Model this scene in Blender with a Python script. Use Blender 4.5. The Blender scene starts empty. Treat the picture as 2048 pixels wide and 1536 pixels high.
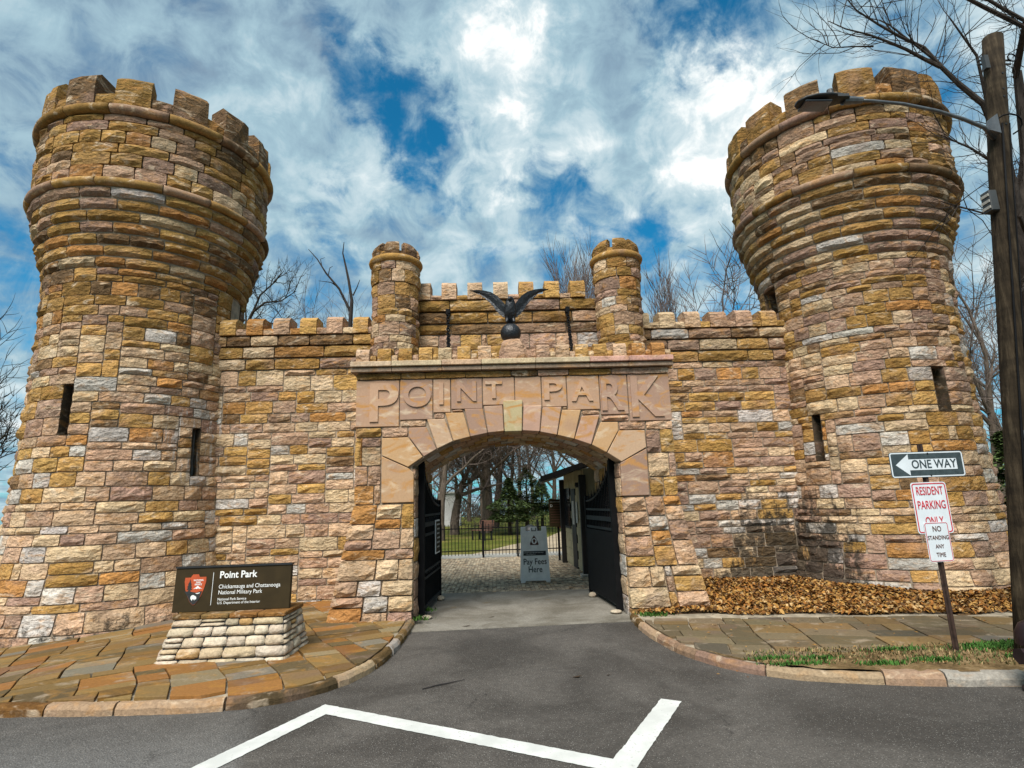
import bpy, bmesh, math, random
from mathutils import Vector, Matrix
import numpy as np
R = math.radians
scene = bpy.context.scene
# ---------------------------------------------------------------- camera
cam = bpy.data.cameras.new("camera")
cam_o = bpy.data.objects.new("camera", cam)
scene.collection.objects.link(cam_o)
cam.sensor_width = 36.0
cam.lens = 1146.7 / 2048 * 36
cam.clip_start = 0.05
cam.clip_end = 20000
_f = Vector((0.03068533, 0.97911631, 0.20097179))
_r = Vector((0.99924338, -0.0252429, -0.02958809))
_u = Vector((0.02389707, -0.20172765, 0.97915008))
EYE = Vector((0, 0, 1.65))
m = Matrix(((_r.x, _u.x, -_f.x, 0), (_r.y, _u.y, -_f.y, 0), (_r.z, _u.z, -_f.z, 1.65), (0, 0, 0, 1)))
cam_o.matrix_world = m
scene.camera = cam_o
# ---------------------------------------------------------------- light
SUN_EL, SUN_AZ = 52, 200      # azimuth clockwise from +Y
SKY_S, SUN_S, EXPO = 0.10, 2.6, 1.16
world = bpy.data.worlds.new("World")
scene.world = world
world.use_nodes = True
wt = world.node_tree
wt.nodes.clear()
class NT:
    """tiny node helper"""
    def __init__(s, t): s.t = t
    def n(s, typ, **k):
        nd = s.t.nodes.new(typ)
        ins = k.pop('i', {})
        for a, b in k.items(): setattr(nd, a, b)
        for a, b in ins.items():
            so = nd.inputs[a]
            if isinstance(b, bpy.types.NodeSocket): s.t.links.new(b, so)
            else: so.default_value = b
        return nd
    def math(s, op, a, b=0.5, c=None, clamp=False):
        nd = s.n('ShaderNodeMath', operation=op, use_clamp=clamp, i={0: a, 1: b})
        if c is not None:
            if isinstance(c, bpy.types.NodeSocket): s.t.links.new(c, nd.inputs[2])
            else: nd.inputs[2].default_value = c
        return nd.outputs[0]
    def vm(s, op, a, b=None, sc=None):
        nd = s.n('ShaderNodeVectorMath', operation=op, i={0: a})
        if b is not None:
            if isinstance(b, bpy.types.NodeSocket): s.t.links.new(b, nd.inputs[1])
            else: nd.inputs[1].default_value = b
        if sc is not None:
            if isinstance(sc, bpy.types.NodeSocket): s.t.links.new(sc, nd.inputs['Scale'])
            else: nd.inputs['Scale'].default_value = sc
        return nd
    def noise(s, vec, scale, det=4, rough=.55, dist=0.0):
        return s.n('ShaderNodeTexNoise', i={'Vector': vec, 'Scale': scale, 'Detail': det, 'Roughness': rough, 'Distortion': dist})
    def mr(s, v, a, b, c=0.0, d=1.0, typ='SMOOTHSTEP'):
        return s.n('ShaderNodeMapRange', interpolation_type=typ, i={'Value': v, 'From Min': a, 'From Max': b, 'To Min': c, 'To Max': d}).outputs[0]
    def mix(s, f, a, b, mode='MIX'):
        nd = s.n('ShaderNodeMix', data_type='RGBA', blend_type=mode)
        for so, v in ((nd.inputs[0], f), (nd.inputs[6], a), (nd.inputs[7], b)):
            if isinstance(v, bpy.types.NodeSocket): s.t.links.new(v, so)
            else: so.default_value = v if not isinstance(v, tuple) or len(v) == 4 else v + (1,)
        return nd.outputs[2]
    def ramp(s, f, pts, interp='LINEAR'):
        nd = s.n('ShaderNodeValToRGB', i={0: f})
        cr = nd.color_ramp
        cr.interpolation = interp
        while len(cr.elements) < len(pts): cr.elements.new(0.5)
        for e, (p, c) in zip(cr.elements, pts):
            e.position = p
            e.color = c if len(c) == 4 else c + (1,)
        return nd.outputs[0]
    def link(s, a, b): s.t.links.new(a, b)
W = NT(wt)
sky = W.n('ShaderNodeTexSky', sky_type='NISHITA', sun_disc=False, sun_elevation=R(SUN_EL), sun_rotation=R(SUN_AZ), altitude=600, air_density=1.0, dust_density=0.6, ozone_density=1.6)
tc = W.n('ShaderNodeTexCoord').outputs['Generated']
COV = [(-0.158, 0.784, 0.6, 0.105, -0.22), (-0.115, 0.804, 0.584, 0.07, -0.20), (-0.076, 0.844, 0.531, 0.078, -0.22), (0.018, 0.845, 0.534, 0.061, -0.18), (0.071, 0.857, 0.51, 0.061, -0.22), (0.287, 0.689, 0.665, 0.105, -0.36), (-0.205, 0.756, 0.622, 0.052, -0.2), (0.209, 0.862, 0.461, 0.096, -0.25), (0.108, 0.895, 0.434, 0.07, -0.15), (-0.258, 0.84, 0.478, 0.039, -0.2), (0.382, 0.653, 0.654, 0.078, -0.12), (0.552, 0.601, 0.578, 0.166, -0.16), (-0.601, 0.707, 0.372, 0.148, -0.12), (0.256, 0.899, 0.357, 0.078, -0.12), (0.41, 0.849, 0.334, 0.078, -0.2), (-0.01, 0.754, 0.657, 0.157, 0.2), (0.121, 0.796, 0.593, 0.192, 0.22), (0.248, 0.765, 0.595, 0.131, 0.2), (0.351, 0.768, 0.536, 0.105, 0.2), (-0.293, 0.711, 0.639, 0.105, 0.15), (-0.244, 0.763, 0.598, 0.078, 0.18), (0.017, 0.871, 0.491, 0.048, 0.25), (-0.291, 0.805, 0.517, 0.105, 0.12), (0.456, 0.649, 0.609, 0.052, 0.1), (-0.502, 0.661, 0.558, 0.227, 0.12), (-0.109, 0.884, 0.455, 0.131, 0.08)]
BRI = [(0.009, 0.747, 0.665, 0.096, 0.55), (0.349, 0.759, 0.55, 0.105, 0.75), (0.019, 0.869, 0.494, 0.037, 0.5), (0.106, 0.806, 0.583, 0.201, 0.22), (0.065, 0.726, 0.684, 0.096, 0.3), (-0.126, 0.721, 0.681, 0.148, -0.3), (0.189, 0.715, 0.673, 0.096, -0.25), (-0.523, 0.647, 0.554, 0.288, -0.2), (-0.256, 0.727, 0.636, 0.078, 0.1), (0.255, 0.817, 0.518, 0.131, 0.05)]
# the cloud deck is a flat layer overhead: directions are projected onto it
sep = W.n('ShaderNodeSeparateXYZ', i={0: tc})
zz = W.math('MAXIMUM', W.math('ADD', sep.outputs[2], 0.10), 0.06)
plane = W.n('ShaderNodeCombineXYZ', i={0: W.math('DIVIDE', sep.outputs[0], zz), 1: W.math('DIVIDE', sep.outputs[1], zz), 2: 0.0}).outputs[0]
warp = W.noise(tc, 7.0, 6, .65)
wv = W.vm('SCALE', W.vm('SUBTRACT', warp.outputs['Color'], (.5, .5, .5)).outputs[0], sc=0.26).outputs[0]
wdir = W.vm('NORMALIZE', W.vm('ADD', tc, wv).outputs[0]).outputs[0]
def blobs(lst, k=1.0):
    acc = None
    for x, y, z, r, w in lst:
        d = W.vm('DOT_PRODUCT', wdir, (x, y, z)).outputs['Value']
        v = W.mr(d, math.cos(r * 1.3), 1.0, 0.0, w * k)
        acc = v if acc is None else W.math('ADD', acc, v)
    return acc
n1 = W.noise(plane, 2.3, 9, .58, 0.5).outputs['Fac']
n2 = W.noise(tc, 15.0, 7, .62, 0.4).outputs['Fac']
cov = W.math('ADD', W.math('ADD', W.math('MULTIPLY', n1, 0.66), W.math('MULTIPLY', n2, 0.66)), blobs(COV, .58))
mask = W.mr(cov, 0.39, 0.72)
hz = W.mr(sep.outputs[2], 0.0, 0.22, 0.55, 0.0)
mask = W.math('MAXIMUM', mask, hz)
n3 = W.noise(plane, 2.2, 5, .52, 0.5).outputs['Fac']
bri = W.math('ADD', W.math('ADD', W.mr(n3, 0.28, 0.72, 0.36, 0.95), W.mr(n2, .3, .7, -.20, .24)), blobs(BRI, .62))
CL = 1.0 / SKY_S
ccol = W.ramp(W.mr(bri, 0.0, 1.3, 0, 1, 'LINEAR'), [(0.0, (.17, .23, .33)), (.3, (.25, .38, .49)), (.55, (.37, .54, .63)), (.78, (.60, .73, .78)), (1.0, (1.1, 1.1, 1.07))])
ccol = W.vm('SCALE', ccol, sc=CL * 0.47).outputs[0]
blue = W.mix(1.0, sky.outputs[0], (0.06, 0.52, 0.64), 'MULTIPLY')
final = W.mix(mask, blue, ccol)
bg = W.n('ShaderNodeBackground', i={'Color': final, 'Strength': SKY_S})
W.link(bg.outputs[0], W.n('ShaderNodeOutputWorld').inputs[0])
sun = bpy.data.lights.new("sun", 'SUN')
sun.energy = SUN_S
sun.angle = R(36)
sun.color = (1.0, 0.96, 0.9)
sun_o = bpy.data.objects.new("sun", sun)
scene.collection.objects.link(sun_o)
sd = Vector((math.sin(R(SUN_AZ)) * math.cos(R(SUN_EL)), math.cos(R(SUN_AZ)) * math.cos(R(SUN_EL)), math.sin(R(SUN_EL))))
sun_o.rotation_euler = (-sd).to_track_quat('-Z', 'Y').to_euler()
sun_o.location = sd * 40
vs = scene.view_settings
vs.view_transform = 'Standard'; vs.look = 'None'; vs.gamma = 1; vs.exposure = EXPO; vs.use_curve_mapping = False
scene.cycles.max_bounces = 5
scene.cycles.use_denoising = True

# ---------------------------------------------------------------- helpers
COLL = scene.collection
class M:
    """vertex / face / colour collector for one mesh"""
    def __init__(s): s.v = []; s.f = []; s.c = []
    def add(s, vs_, fs, col=None):
        o = len(s.v)
        s.v.extend(vs_)
        s.f.extend([tuple(i + o for i in q) for q in fs])
        s.c.extend([col or (.5, .5, .5)] * len(vs_))
        return s
    def join(s, o_): 
        o = len(s.v); s.v.extend(o_.v); s.f.extend([tuple(i + o for i in q) for q in o_.f]); s.c.extend(o_.c); return s
    def box(s, x0, x1, y0, y1, z0, z1, col=None):
        return s.add([(x0, y0, z0), (x1, y0, z0), (x1, y1, z0), (x0, y1, z0), (x0, y0, z1), (x1, y0, z1), (x1, y1, z1), (x0, y1, z1)],
                     [(0, 3, 2, 1), (4, 5, 6, 7), (0, 1, 5, 4), (1, 2, 6, 5), (2, 3, 7, 6), (3, 0, 4, 7)], col)
    def tube(s, pts, rad, n=6, cap=True, col=None, squash=None):
        pts = [Vector(p) for p in pts]
        if not hasattr(rad, '__len__'): rad = [rad] * len(pts)
        vs_, up = [], Vector((0, 0, 1))
        d0 = (pts[1] - pts[0]).normalized()
        a = d0.orthogonal().normalized()
        for k, p in enumerate(pts):
            d = (pts[min(k + 1, len(pts) - 1)] - pts[max(k - 1, 0)])
            if d.length < 1e-9: d = d0
            d.normalize()
            a = (a - d * a.dot(d))
            a = a.normalized() if a.length > 1e-6 else d.orthogonal().normalized()
            b = d.cross(a)
            for j in range(n):
                t = 2 * math.pi * j / n
                q = p + (a * math.cos(t) + b * math.sin(t)) * rad[k]
                vs_.append((q.x, q.y, q.z))
        fs = []
        for k in range(len(pts) - 1):
            for j in range(n):
                fs.append((k * n + j, k * n + (j + 1) % n, (k + 1) * n + (j + 1) % n, (k + 1) * n + j))
        if cap:
            fs.append(tuple(range(n - 1, -1, -1)))
            fs.append(tuple((len(pts) - 1) * n + j for j in range(n)))
        return s.add(vs_, fs, col)
    def prism(s, poly, y0, y1, col=None):
        """polygon in x,z pushed from y0 (front) to y1"""
        n = len(poly)
        a = sum(poly[i][0] * poly[(i + 1) % n][1] - poly[(i + 1) % n][0] * poly[i][1] for i in range(n))
        if a < 0: poly = poly[::-1]
        vs_ = [(x, y0, z) for x, z in poly] + [(x, y1, z) for x, z in poly]
        fs = [tuple(range(n)), tuple(range(2 * n - 1, n - 1, -1))]
        fs += [((i + 1) % n, i, n + i, n + (i + 1) % n) for i in range(n)]
        return s.add(vs_, fs, col)
    def slab(s, poly, z0, z1, col=None):
        """polygon in x,y raised from z0 to z1"""
        n = len(poly)
        a = sum(poly[i][0] * poly[(i + 1) % n][1] - poly[(i + 1) % n][0] * poly[i][1] for i in range(n))
        if a < 0: poly = poly[::-1]
        zf = z1 if callable(z1) else (lambda x, y: z1)
        vs_ = [(x, y, z0) for x, y in poly] + [(x, y, zf(x, y)) for x, y in poly]
        fs = [tuple(range(n - 1, -1, -1)), tuple(range(n, 2 * n))]
        fs += [(i, (i + 1) % n, n + (i + 1) % n, n + i) for i in range(n)]
        return s.add(vs_, fs, col)
    def lathe(s, prof, cx=0, cy=0, n=24, col=None, a0=0, a1=2 * math.pi):
        full = abs(a1 - a0 - 2 * math.pi) < 1e-6
        k = n if full else n + 1
        vs_ = [(cx + r * math.cos(a0 + (a1 - a0) * j / n), cy + r * math.sin(a0 + (a1 - a0) * j / n), z) for r, z in prof for j in range(k)]
        fs = []
        for i in range(len(prof) - 1):
            for j in range(n):
                j2 = (j + 1) % k if full else j + 1
                fs.append((i * k + j, i * k + j2, (i + 1) * k + j2, (i + 1) * k + j))
        return s.add(vs_, fs, col)
WL = {}
def put(name, mm, mat, parent=None, local=False, smooth=False, bevel=0.0, kind=None, seg=1, keep=False):
    """link one mesh object; coordinates in mm are world ones unless local"""
    base = Vector((0, 0, 0)) if (local or parent is None) else WL[parent]
    arr = np.array(mm.v, dtype=np.float32)
    org = Vector((0, 0, 0)) if (keep or local) else Vector([float(t) for t in (arr.min(0) + arr.max(0)) / 2])
    if parent is None and not keep: org.z = float(arr[:, 2].min())
    me = bpy.data.meshes.new(name)
    me.from_pydata([tuple(v) for v in (arr - np.array(org[:], dtype=np.float32)).tolist()], [], mm.f)
    ca = me.color_attributes.new('tone', 'FLOAT_COLOR', 'POINT')
    c = np.ones((len(mm.v), 4), dtype=np.float32)
    c[:, :3] = np.array([q[:3] for q in mm.c], dtype=np.float32)
    ca.data.foreach_set('color', c.ravel())
    if bevel:
        bm = bmesh.new(); bm.from_mesh(me)
        bmesh.ops.recalc_face_normals(bm, faces=bm.faces)
        es = [e for e in bm.edges if len(e.link_faces) == 2 and e.calc_face_angle(0) > 0.6]
        bmesh.ops.bevel(bm, geom=es, offset=bevel, segments=seg, affect='EDGES', profile=0.6, clamp_overlap=True)
        bm.to_mesh(me); bm.free()
    if smooth:
        me.polygons.foreach_set('use_smooth', [True] * len(me.polygons))
    me.materials.append(mat)
    o = bpy.data.objects.new(name, me)
    COLL.objects.link(o)
    if parent is not None: o.parent = parent
    o.location = org - base if not local else org
    WL[o] = org.copy() if not local else Vector((0, 0, 0))
    if kind: o['kind'] = kind
    return o
def thing(name, label, cat, loc=(0, 0, 0), rot=0.0, group=None):
    o = bpy.data.objects.new(name, None)
    COLL.objects.link(o)
    o.empty_display_size = 0.2
    o.location = loc
    o.rotation_euler = (0, 0, rot)
    o['label'] = label; o['category'] = cat
    if group: o['group'] = group
    WL[o] = Vector(loc)
    return o
def tag(o, label, cat, group=None):
    o['label'] = label; o['category'] = cat
    if group: o['group'] = group
    return o
def node_part(name, parent, loc):
    o = bpy.data.objects.new(name, None)
    COLL.objects.link(o); o.parent = parent
    o.location = Vector(loc) - WL[parent]
    WL[o] = Vector(loc)
    return o
def copy_thing(src, loc, rot=0.0, label=None, scale=None):
    def rec(o, par):
        c = o.copy(); COLL.objects.link(c)
        if par is not None: c.parent = par
        WL[c] = WL[o]
        for ch in o.children: rec(ch, c)
        return c
    c = rec(src, None)
    c.location = loc; c.rotation_euler = (0, 0, rot)
    if scale: c.scale = scale
    if label: c['label'] = label
    return c
# ---------------------------------------------------------------- materials
def mat(name, rough=0.8, spec=0.3, metal=0.0):
    mt = bpy.data.materials.new(name)
    mt.use_nodes = True
    t = NT(mt.node_tree)
    b = mt.node_tree.nodes['Principled BSDF']
    b.inputs['Roughness'].default_value = rough
    b.inputs['Specular IOR Level'].default_value = spec
    b.inputs['Metallic'].default_value = metal
    return mt, t, b
def plain(name, col, rough=0.6, metal=0.0, spec=0.4, var=0.25, vscale=8.0, bump=0.0, bscale=60.0):
    mt, t, b = mat(name, rough, spec, metal)
    pos = t.n('ShaderNodeNewGeometry').outputs['Position']
    n = t.noise(pos, vscale, 4).outputs['Fac']
    k = t.mr(n, .3, .7, 1 - var, 1 + var)
    c = t.vm('SCALE', tuple(col), sc=k).outputs[0]
    t.link(c, b.inputs['Base Color'])
    if bump:
        nb = t.noise(pos, bscale, 4).outputs['Fac']
        bp = t.n('ShaderNodeBump', i={'Height': nb, 'Strength': 1.0, 'Distance': bump})
        t.link(bp.outputs[0], b.inputs['Normal'])
    return mt
def stone_mat(name, stain=0.55, bump=0.020, chisel=True, dirt=True, sc=1.0, grit=1.0, bed=1.0):
    mt, t, b = mat(name, 0.93, 0.15)
    pos = t.n('ShaderNodeNewGeometry').outputs['Position']
    at = t.n('ShaderNodeAttribute', attribute_name='tone')
    col = at.outputs['Color']
    off = t.vm('ADD', pos, t.vm('SCALE', col, sc=37.0).outputs[0]).outputs[0]
    # iron bands and paler beds inside one stone
    st = t.vm('MULTIPLY', off, (1.0, 1.0, 2.2)).outputs[0]
    n1 = t.noise(st, 2.6 * sc, 4, .5 if sc < 1 else .55, 1.6 if sc == 1 else 2.4).outputs['Fac']
    c1 = t.mix(t.mr(n1, .50, .70, 0, stain), col, (.44 * (bed + 1) / 2, .215 * (bed + 1) / 2, .065 * bed))
    n2 = t.noise(st, 3.3 * sc, 4, .6, 1.0).outputs['Fac']
    c2 = t.mix(t.mr(n2, .46, .28, 0, .7), c1, (.60 * bed, .47 * bed, .33 * bed))
    n5 = t.noise(off, 1.7, 3, .5, .5).outputs['Fac']
    c2 = t.mix(t.mr(n5, .54, .72, 0, .42), c2, (.31 * bed, .195 * bed, .15 * bed))
    n3 = t.noise(pos, 34.0, 5, .7).outputs['Fac']
    c3 = t.vm('SCALE', c2, sc=t.mr(n3, .25, .75, 1 - .26 * grit, 1 + .22 * grit)).outputs[0]
    if dirt:
        # weathering that runs across the joints: soot, rain runs, washed patches
        r1 = t.noise(t.vm('MULTIPLY', pos, (2.6, 2.6, .55)).outputs[0], 1.7, 6, .66, .4).outputs['Fac']
        c3 = t.vm('SCALE', c3, sc=t.mr(r1, .3, .7, .80, 1.16)).outputs[0]
        r2 = t.noise(pos, 2.4, 7, .72, .8).outputs['Fac']
        c3 = t.mix(t.mr(r2, .60, .76, 0, .62), c3, (.055, .043, .028))
        sp = t.n('ShaderNodeSeparateXYZ', i={0: pos})
        # black algae streaks in the damp corner right of the gate, on the lowest courses and in patches
        dn = t.noise(t.vm('MULTIPLY', pos, (2.2, 2.2, 1.0)).outputs[0], 3.2, 7, .74, .6).outputs['Fac']
        dx = t.math('ABSOLUTE', t.math('SUBTRACT', sp.outputs[0], 5.0))
        corner = t.math('MULTIPLY', t.mr(dx, .1, 1.9, 1, 0), t.mr(sp.outputs[2], .3, 3.0, 1, 0))
        corner = t.math('MULTIPLY', corner, t.mr(sp.outputs[1], 8.7, 9.6, 0, 1))
        low = t.mr(sp.outputs[2], .0, .5, .22, 0)
        k = t.math('ADD', t.math('MULTIPLY', corner, .42), low)
        lichen = t.mr(t.math('ADD', dn, k), .68, .84, 0, .88)
        c3 = t.mix(lichen, c3, (.035, .03, .024))
        # white lime runs beside the left slit
        wn = t.noise(t.vm('MULTIPLY', pos, (9.0, 9.0, .9)).outputs[0], 1.3, 4, .6).outputs['Fac']
        wx = t.mr(t.math('ABSOLUTE', t.math('ADD', sp.outputs[0], 5.15)), .05, .5, 1, 0)
        wz = t.math('MULTIPLY', t.mr(sp.outputs[2], 1.9, 2.5, 0, 1), t.mr(sp.outputs[2], 3.9, 3.3, 0, 1))
        wm = t.math('MULTIPLY', t.math('MULTIPLY', wx, wz), t.mr(wn, .5, .62, 0, .8))
        c3 = t.mix(wm, c3, (.55, .52, .48))
    t.link(c3, b.inputs['Base Color'])
    if chisel:
        v = t.n('ShaderNodeTexVoronoi', feature='F1', i={'Vector': t.vm('ADD', t.vm('MULTIPLY', off, (1, 1, 2.4)).outputs[0], t.vm('SCALE', t.noise(off, 5, 4).outputs['Color'], sc=.5).outputs[0]).outputs[0], 'Scale': 6.5}).outputs['Distance']
        nb = t.noise(t.vm('MULTIPLY', off, (1, 1, 2.2)).outputs[0], 12, 8, .66, .9).outputs['Fac']
        hgt = t.math('ADD', t.math('MULTIPLY', v, .9), t.math('MULTIPLY', nb, 1.1))
    else:
        hgt = t.noise(off, 60, 6, .7).outputs['Fac']
    bp = t.n('ShaderNodeBump', i={'Height': hgt, 'Strength': 1.0, 'Distance': bump})
    t.link(bp.outputs[0], b.inputs['Normal'])
    return mt
MS = {}
MS['stone'] = stone_mat('quarry_faced_sandstone', bump=0.034)
MS['dressed'] = stone_mat('dressed_sandstone', stain=.85, bump=0.0015, chisel=False, dirt=False, sc=.75, grit=.3)
MS['roll'] = stone_mat('weathered_roll_moulding', stain=.45, bump=0.010, chisel=False)
MS['plinth'] = stone_mat('pale_plinth_stone', stain=.12, bump=0.012, chisel=True, dirt=False)
_k = 0
MS['flag'] = stone_mat('brown_flagstone', stain=.5, bump=0.004, chisel=False, dirt=False, grit=.7, bed=.5)
MS['kerb'] = stone_mat('worn_kerb_stone', stain=.35, bump=0.012, chisel=False, dirt=False)
MS['flagr'] = stone_mat('grey_brown_flagstone', stain=.12, bump=0.004, chisel=False, dirt=False, grit=.7, bed=.5)
MS['mortar'] = plain('mortar', (.27, .21, .15), .95, var=.35, vscale=5, bump=.01, bscale=70)
MS['mortar_pale'] = plain('pale_mortar', (.30, .25, .18), .95, var=.3, vscale=9, bump=.006, bscale=60)
MS['dark_inside'] = plain('dark_interior', (.02, .017, .014), .95, var=.2)
MS['iron'] = plain('black_iron', (.0045, .0045, .005), .7, metal=0.0, spec=.12, var=.3, bump=.002, bscale=90)
MS['iron2'] = plain('weathered_black_iron', (.010, .012, .015), .6, spec=.25, var=.4, vscale=14, bump=.002)
MS['bronze'] = plain('blackened_bronze', (.014, .015, .018), .38, metal=.25, spec=.6, var=.4, vscale=20, bump=.012, bscale=34)
# palette of stones (true surface colours)
GOLD, OCHRE, MAUVE, ROSE, BUFF, GREY, ORANGE, BROWN, PEACH = (.45, .26, .085), (.34, .19, .055), (.35, .222, .158), (.43, .27, .175), (.56, .405, .245), (.49, .44, .385), (.43, .205, .065), (.20, .12, .06), (.52, .345, .215)
def pick(rn, kind='mid'):
    tab = {'mid': [(GOLD, 3.2), (OCHRE, 1.3), (MAUVE, 1.5), (ROSE, 2.6), (BUFF, 3.2), (GREY, .9), (ORANGE, .9), (BROWN, .4), (PEACH, 2)],
           'low': [(GOLD, 1.7), (OCHRE, .4), (MAUVE, 1.0), (ROSE, 3.0), (BUFF, 4.2), (GREY, 2.0), (ORANGE, .6), (PEACH, 3.8)],
           'lowr': [(GOLD, 1.4), (OCHRE, .6), (MAUVE, 2.4), (ROSE, 1.8), (BUFF, 3.0), (GREY, 3.2), (ORANGE, .5), (BROWN, .5), (PEACH, 1.5)],
           'high': [(GOLD, 3.6), (OCHRE, 3.6), (MAUVE, 1.6), (ROSE, 1.5), (BUFF, .8), (GREY, .15), (ORANGE, 1.2), (BROWN, 2.0)],
           'highr': [(GOLD, 2.6), (OCHRE, 2.4), (MAUVE, 2.2), (ROSE, 2.8), (BUFF, 1.5), (GREY, .8), (ORANGE, .8), (BROWN, 1.3)],
           'cap': [(OCHRE, 4), (BROWN, 4), (GOLD, 1.3), (ORANGE, .8)],
           'merlon': [(GOLD, 3), (OCHRE, 1), (ROSE, 2), (BUFF, 2), (PEACH, 2), (ORANGE, 1)],
           'band': [(OCHRE, 3), (ROSE, 2), (BROWN, 1.5), (GOLD, 2), (MAUVE, 1.4)],
           'smooth': [((.43, .27, .19), 4), (MAUVE, 1.5), ((.49, .32, .21), 2), ((.45, .28, .16), .8)],
           'flag': [((.16, .092, .03), 3), ((.19, .12, .045), 3), ((.115, .08, .038), 2), ((.23, .105, .03), 2), ((.24, .18, .10), 1), ((.15, .13, .095), .6)],
           'flagr': [((.115, .088, .05), 3), ((.14, .105, .062), 3), ((.09, .076, .052), 2), ((.18, .115, .05), 1.2), ((.15, .13, .10), .8)],
           'white': [((.50, .42, .32), 5), ((.44, .36, .25), 2), ((.38, .24, .10), .7), ((.46, .36, .23), 1)]}[kind]
    tot = sum(w for _, w in tab); k = rn.random() * tot
    for c, w in tab:
        k -= w
        if k <= 0: break
    j = rn.uniform(.80, 1.16) * {'low': 1.10, 'lowr': 1.08, 'high': .78, 'highr': .80, 'cap': .72, 'band': .74}.get(kind, 1.0)
    return tuple(max(.01, a * j * rn.uniform(.98, 1.02)) for a in c)
def stone(mp, u0, u1, z0, z1, rn, col, proud=.042, gap=.0085, nu=None, nz=None, back=.10, pillow=0.0, mm=None):
    """one quarry-faced block: arris at the joint, broken face swelling proud of it"""
    mm = mm or M()
    w, h = u1 - u0, z1 - z0
    nu = nu or max(3, min(6, int(round(w / .12))))
    nz = nz or (2 if h < .17 else 3 if h < .3 else 4)
    u0 += gap; u1 -= gap; z0 += gap; z1 -= gap
    ridge = rn.uniform(.35, .7); amp = rn.uniform(.35, 1.3); tilt = rn.uniform(-.35, .35)
    vs_ = []
    for j in range(nz + 1):
        for i in range(nu + 1):
            a, b = i / nu, j / nz
            e = i in (0, nu) or j in (0, nz)
            if e:
                d = rn.random() * .012 + (0.0 if not pillow else pillow * .25)
                if j == nz and not (i in (0, nu)): d += proud * rn.uniform(.1, .45)
                uu = u0 + (u1 - u0) * a; zz_ = z0 + (z1 - z0) * b
                if 0 < i < nu: zz_ += rn.uniform(-.004, .004)
                if 0 < j < nz: uu += rn.uniform(-.004, .004)
                if (i in (0, nu)) and (j in (0, nz)):
                    uu += (.012 if i == 0 else -.012) * rn.random(); zz_ += (.010 if j == 0 else -.010) * rn.random()
            else:
                prof = 1 - abs(b - ridge) * .9
                d = proud * amp * prof * rn.uniform(.55, 1.45) * (1 + tilt * (a - .5)) + pillow
                uu = u0 + (u1 - u0) * (a + rn.uniform(-.3, .3) / nu)
                zz_ = z0 + (z1 - z0) * (b + rn.uniform(-.28, .28) / nz)
            vs_.append(mp(uu, zz_, d))
    k = nu + 1
    fs = [(j * k + i, j * k + i + 1, (j + 1) * k + i + 1, (j + 1) * k + i) for j in range(nz) for i in range(nu)]
    ring = [(i, 0) for i in range(nu)] + [(nu, j) for j in range(nz)] + [(i, nz) for i in range(nu, 0, -1)] + [(0, j) for j in range(nz, 0, -1)]
    n0 = len(vs_)
    for i, j in ring:
        vs_.append(mp(u0 + (u1 - u0) * i / nu, z0 + (z1 - z0) * j / nz, -back))
    L = len(ring)
    for q in range(L):
        a_, b_ = ring[q], ring[(q + 1) % L]
        fs.append((b_[1] * k + b_[0], a_[1] * k + a_[0], n0 + q, n0 + (q + 1) % L))
    return mm.add(vs_, fs, col)
def ashlar(nu, nz, rn, blocked=lambda i, j: False, hs=((2, 2), (3, 4), (4, 3), (5, 1.6)), wr=(3, 8), keep=.80):
    """random coursed ashlar on a grid: list of (i, j, w, h); joints break over the course below"""
    occ = [[blocked(i, j) for i in range(nu)] for j in range(nz)]
    joint = [set() for _ in range(nz + 1)]
    out = []
    tot = sum(w for _, w in hs)
    hmax = max(h for h, _ in hs)
    for j in range(nz):
        i = 0; ltop = None
        while i < nu:
            if occ[j][i]: i += 1; continue
            L = 0
            while i + L < nu and not occ[j][i + L]: L += 1
            k = rn.random() * tot
            for h, w_ in hs:
                k -= w_
                if k <= 0: break
            if ltop and 2 <= ltop - j <= hmax and rn.random() < keep: h = ltop - j
            w = rn.randint(wr[0], wr[1])
            if h >= 4: w = min(w, rn.randint(4, wr[1]))
            if h <= 2: w = max(w, wr[0] + 1)
            w = min(w, L)
            for _ in range(3):
                if w < L and (i + w) in joint[j] and L - w - 1 >= 2: w += 1 if (i + w + 1) not in joint[j] or w < 4 else -1
            w = max(2, min(w, L))
            if L - w < wr[0] - 1: w = (L if L <= wr[1] else L - wr[0])
            if w == L and L >= 2 * wr[0] - 1 and rn.random() < .5: w = L // 2 + rn.choice((-1, 0, 1))
            if L <= 2: w = L
            hh = 0
            while hh < h and j + hh < nz and all(not occ[j + hh][i + q] for q in range(w)): hh += 1
            if j + hh < nz and hh >= 1 and (j + hh + 1 >= nz or any(occ[j + hh + 1][i + q] for q in range(w))) and all(not occ[j + hh][i + q] for q in range(w)): hh += 1
            for b in range(hh):
                for a in range(w): occ[j + b][i + a] = True
            if j + hh <= nz: joint[j + hh].update((i, i + w))
            out.append((i, j, w, hh)); ltop = j + hh
            i += w
    return out
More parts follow.
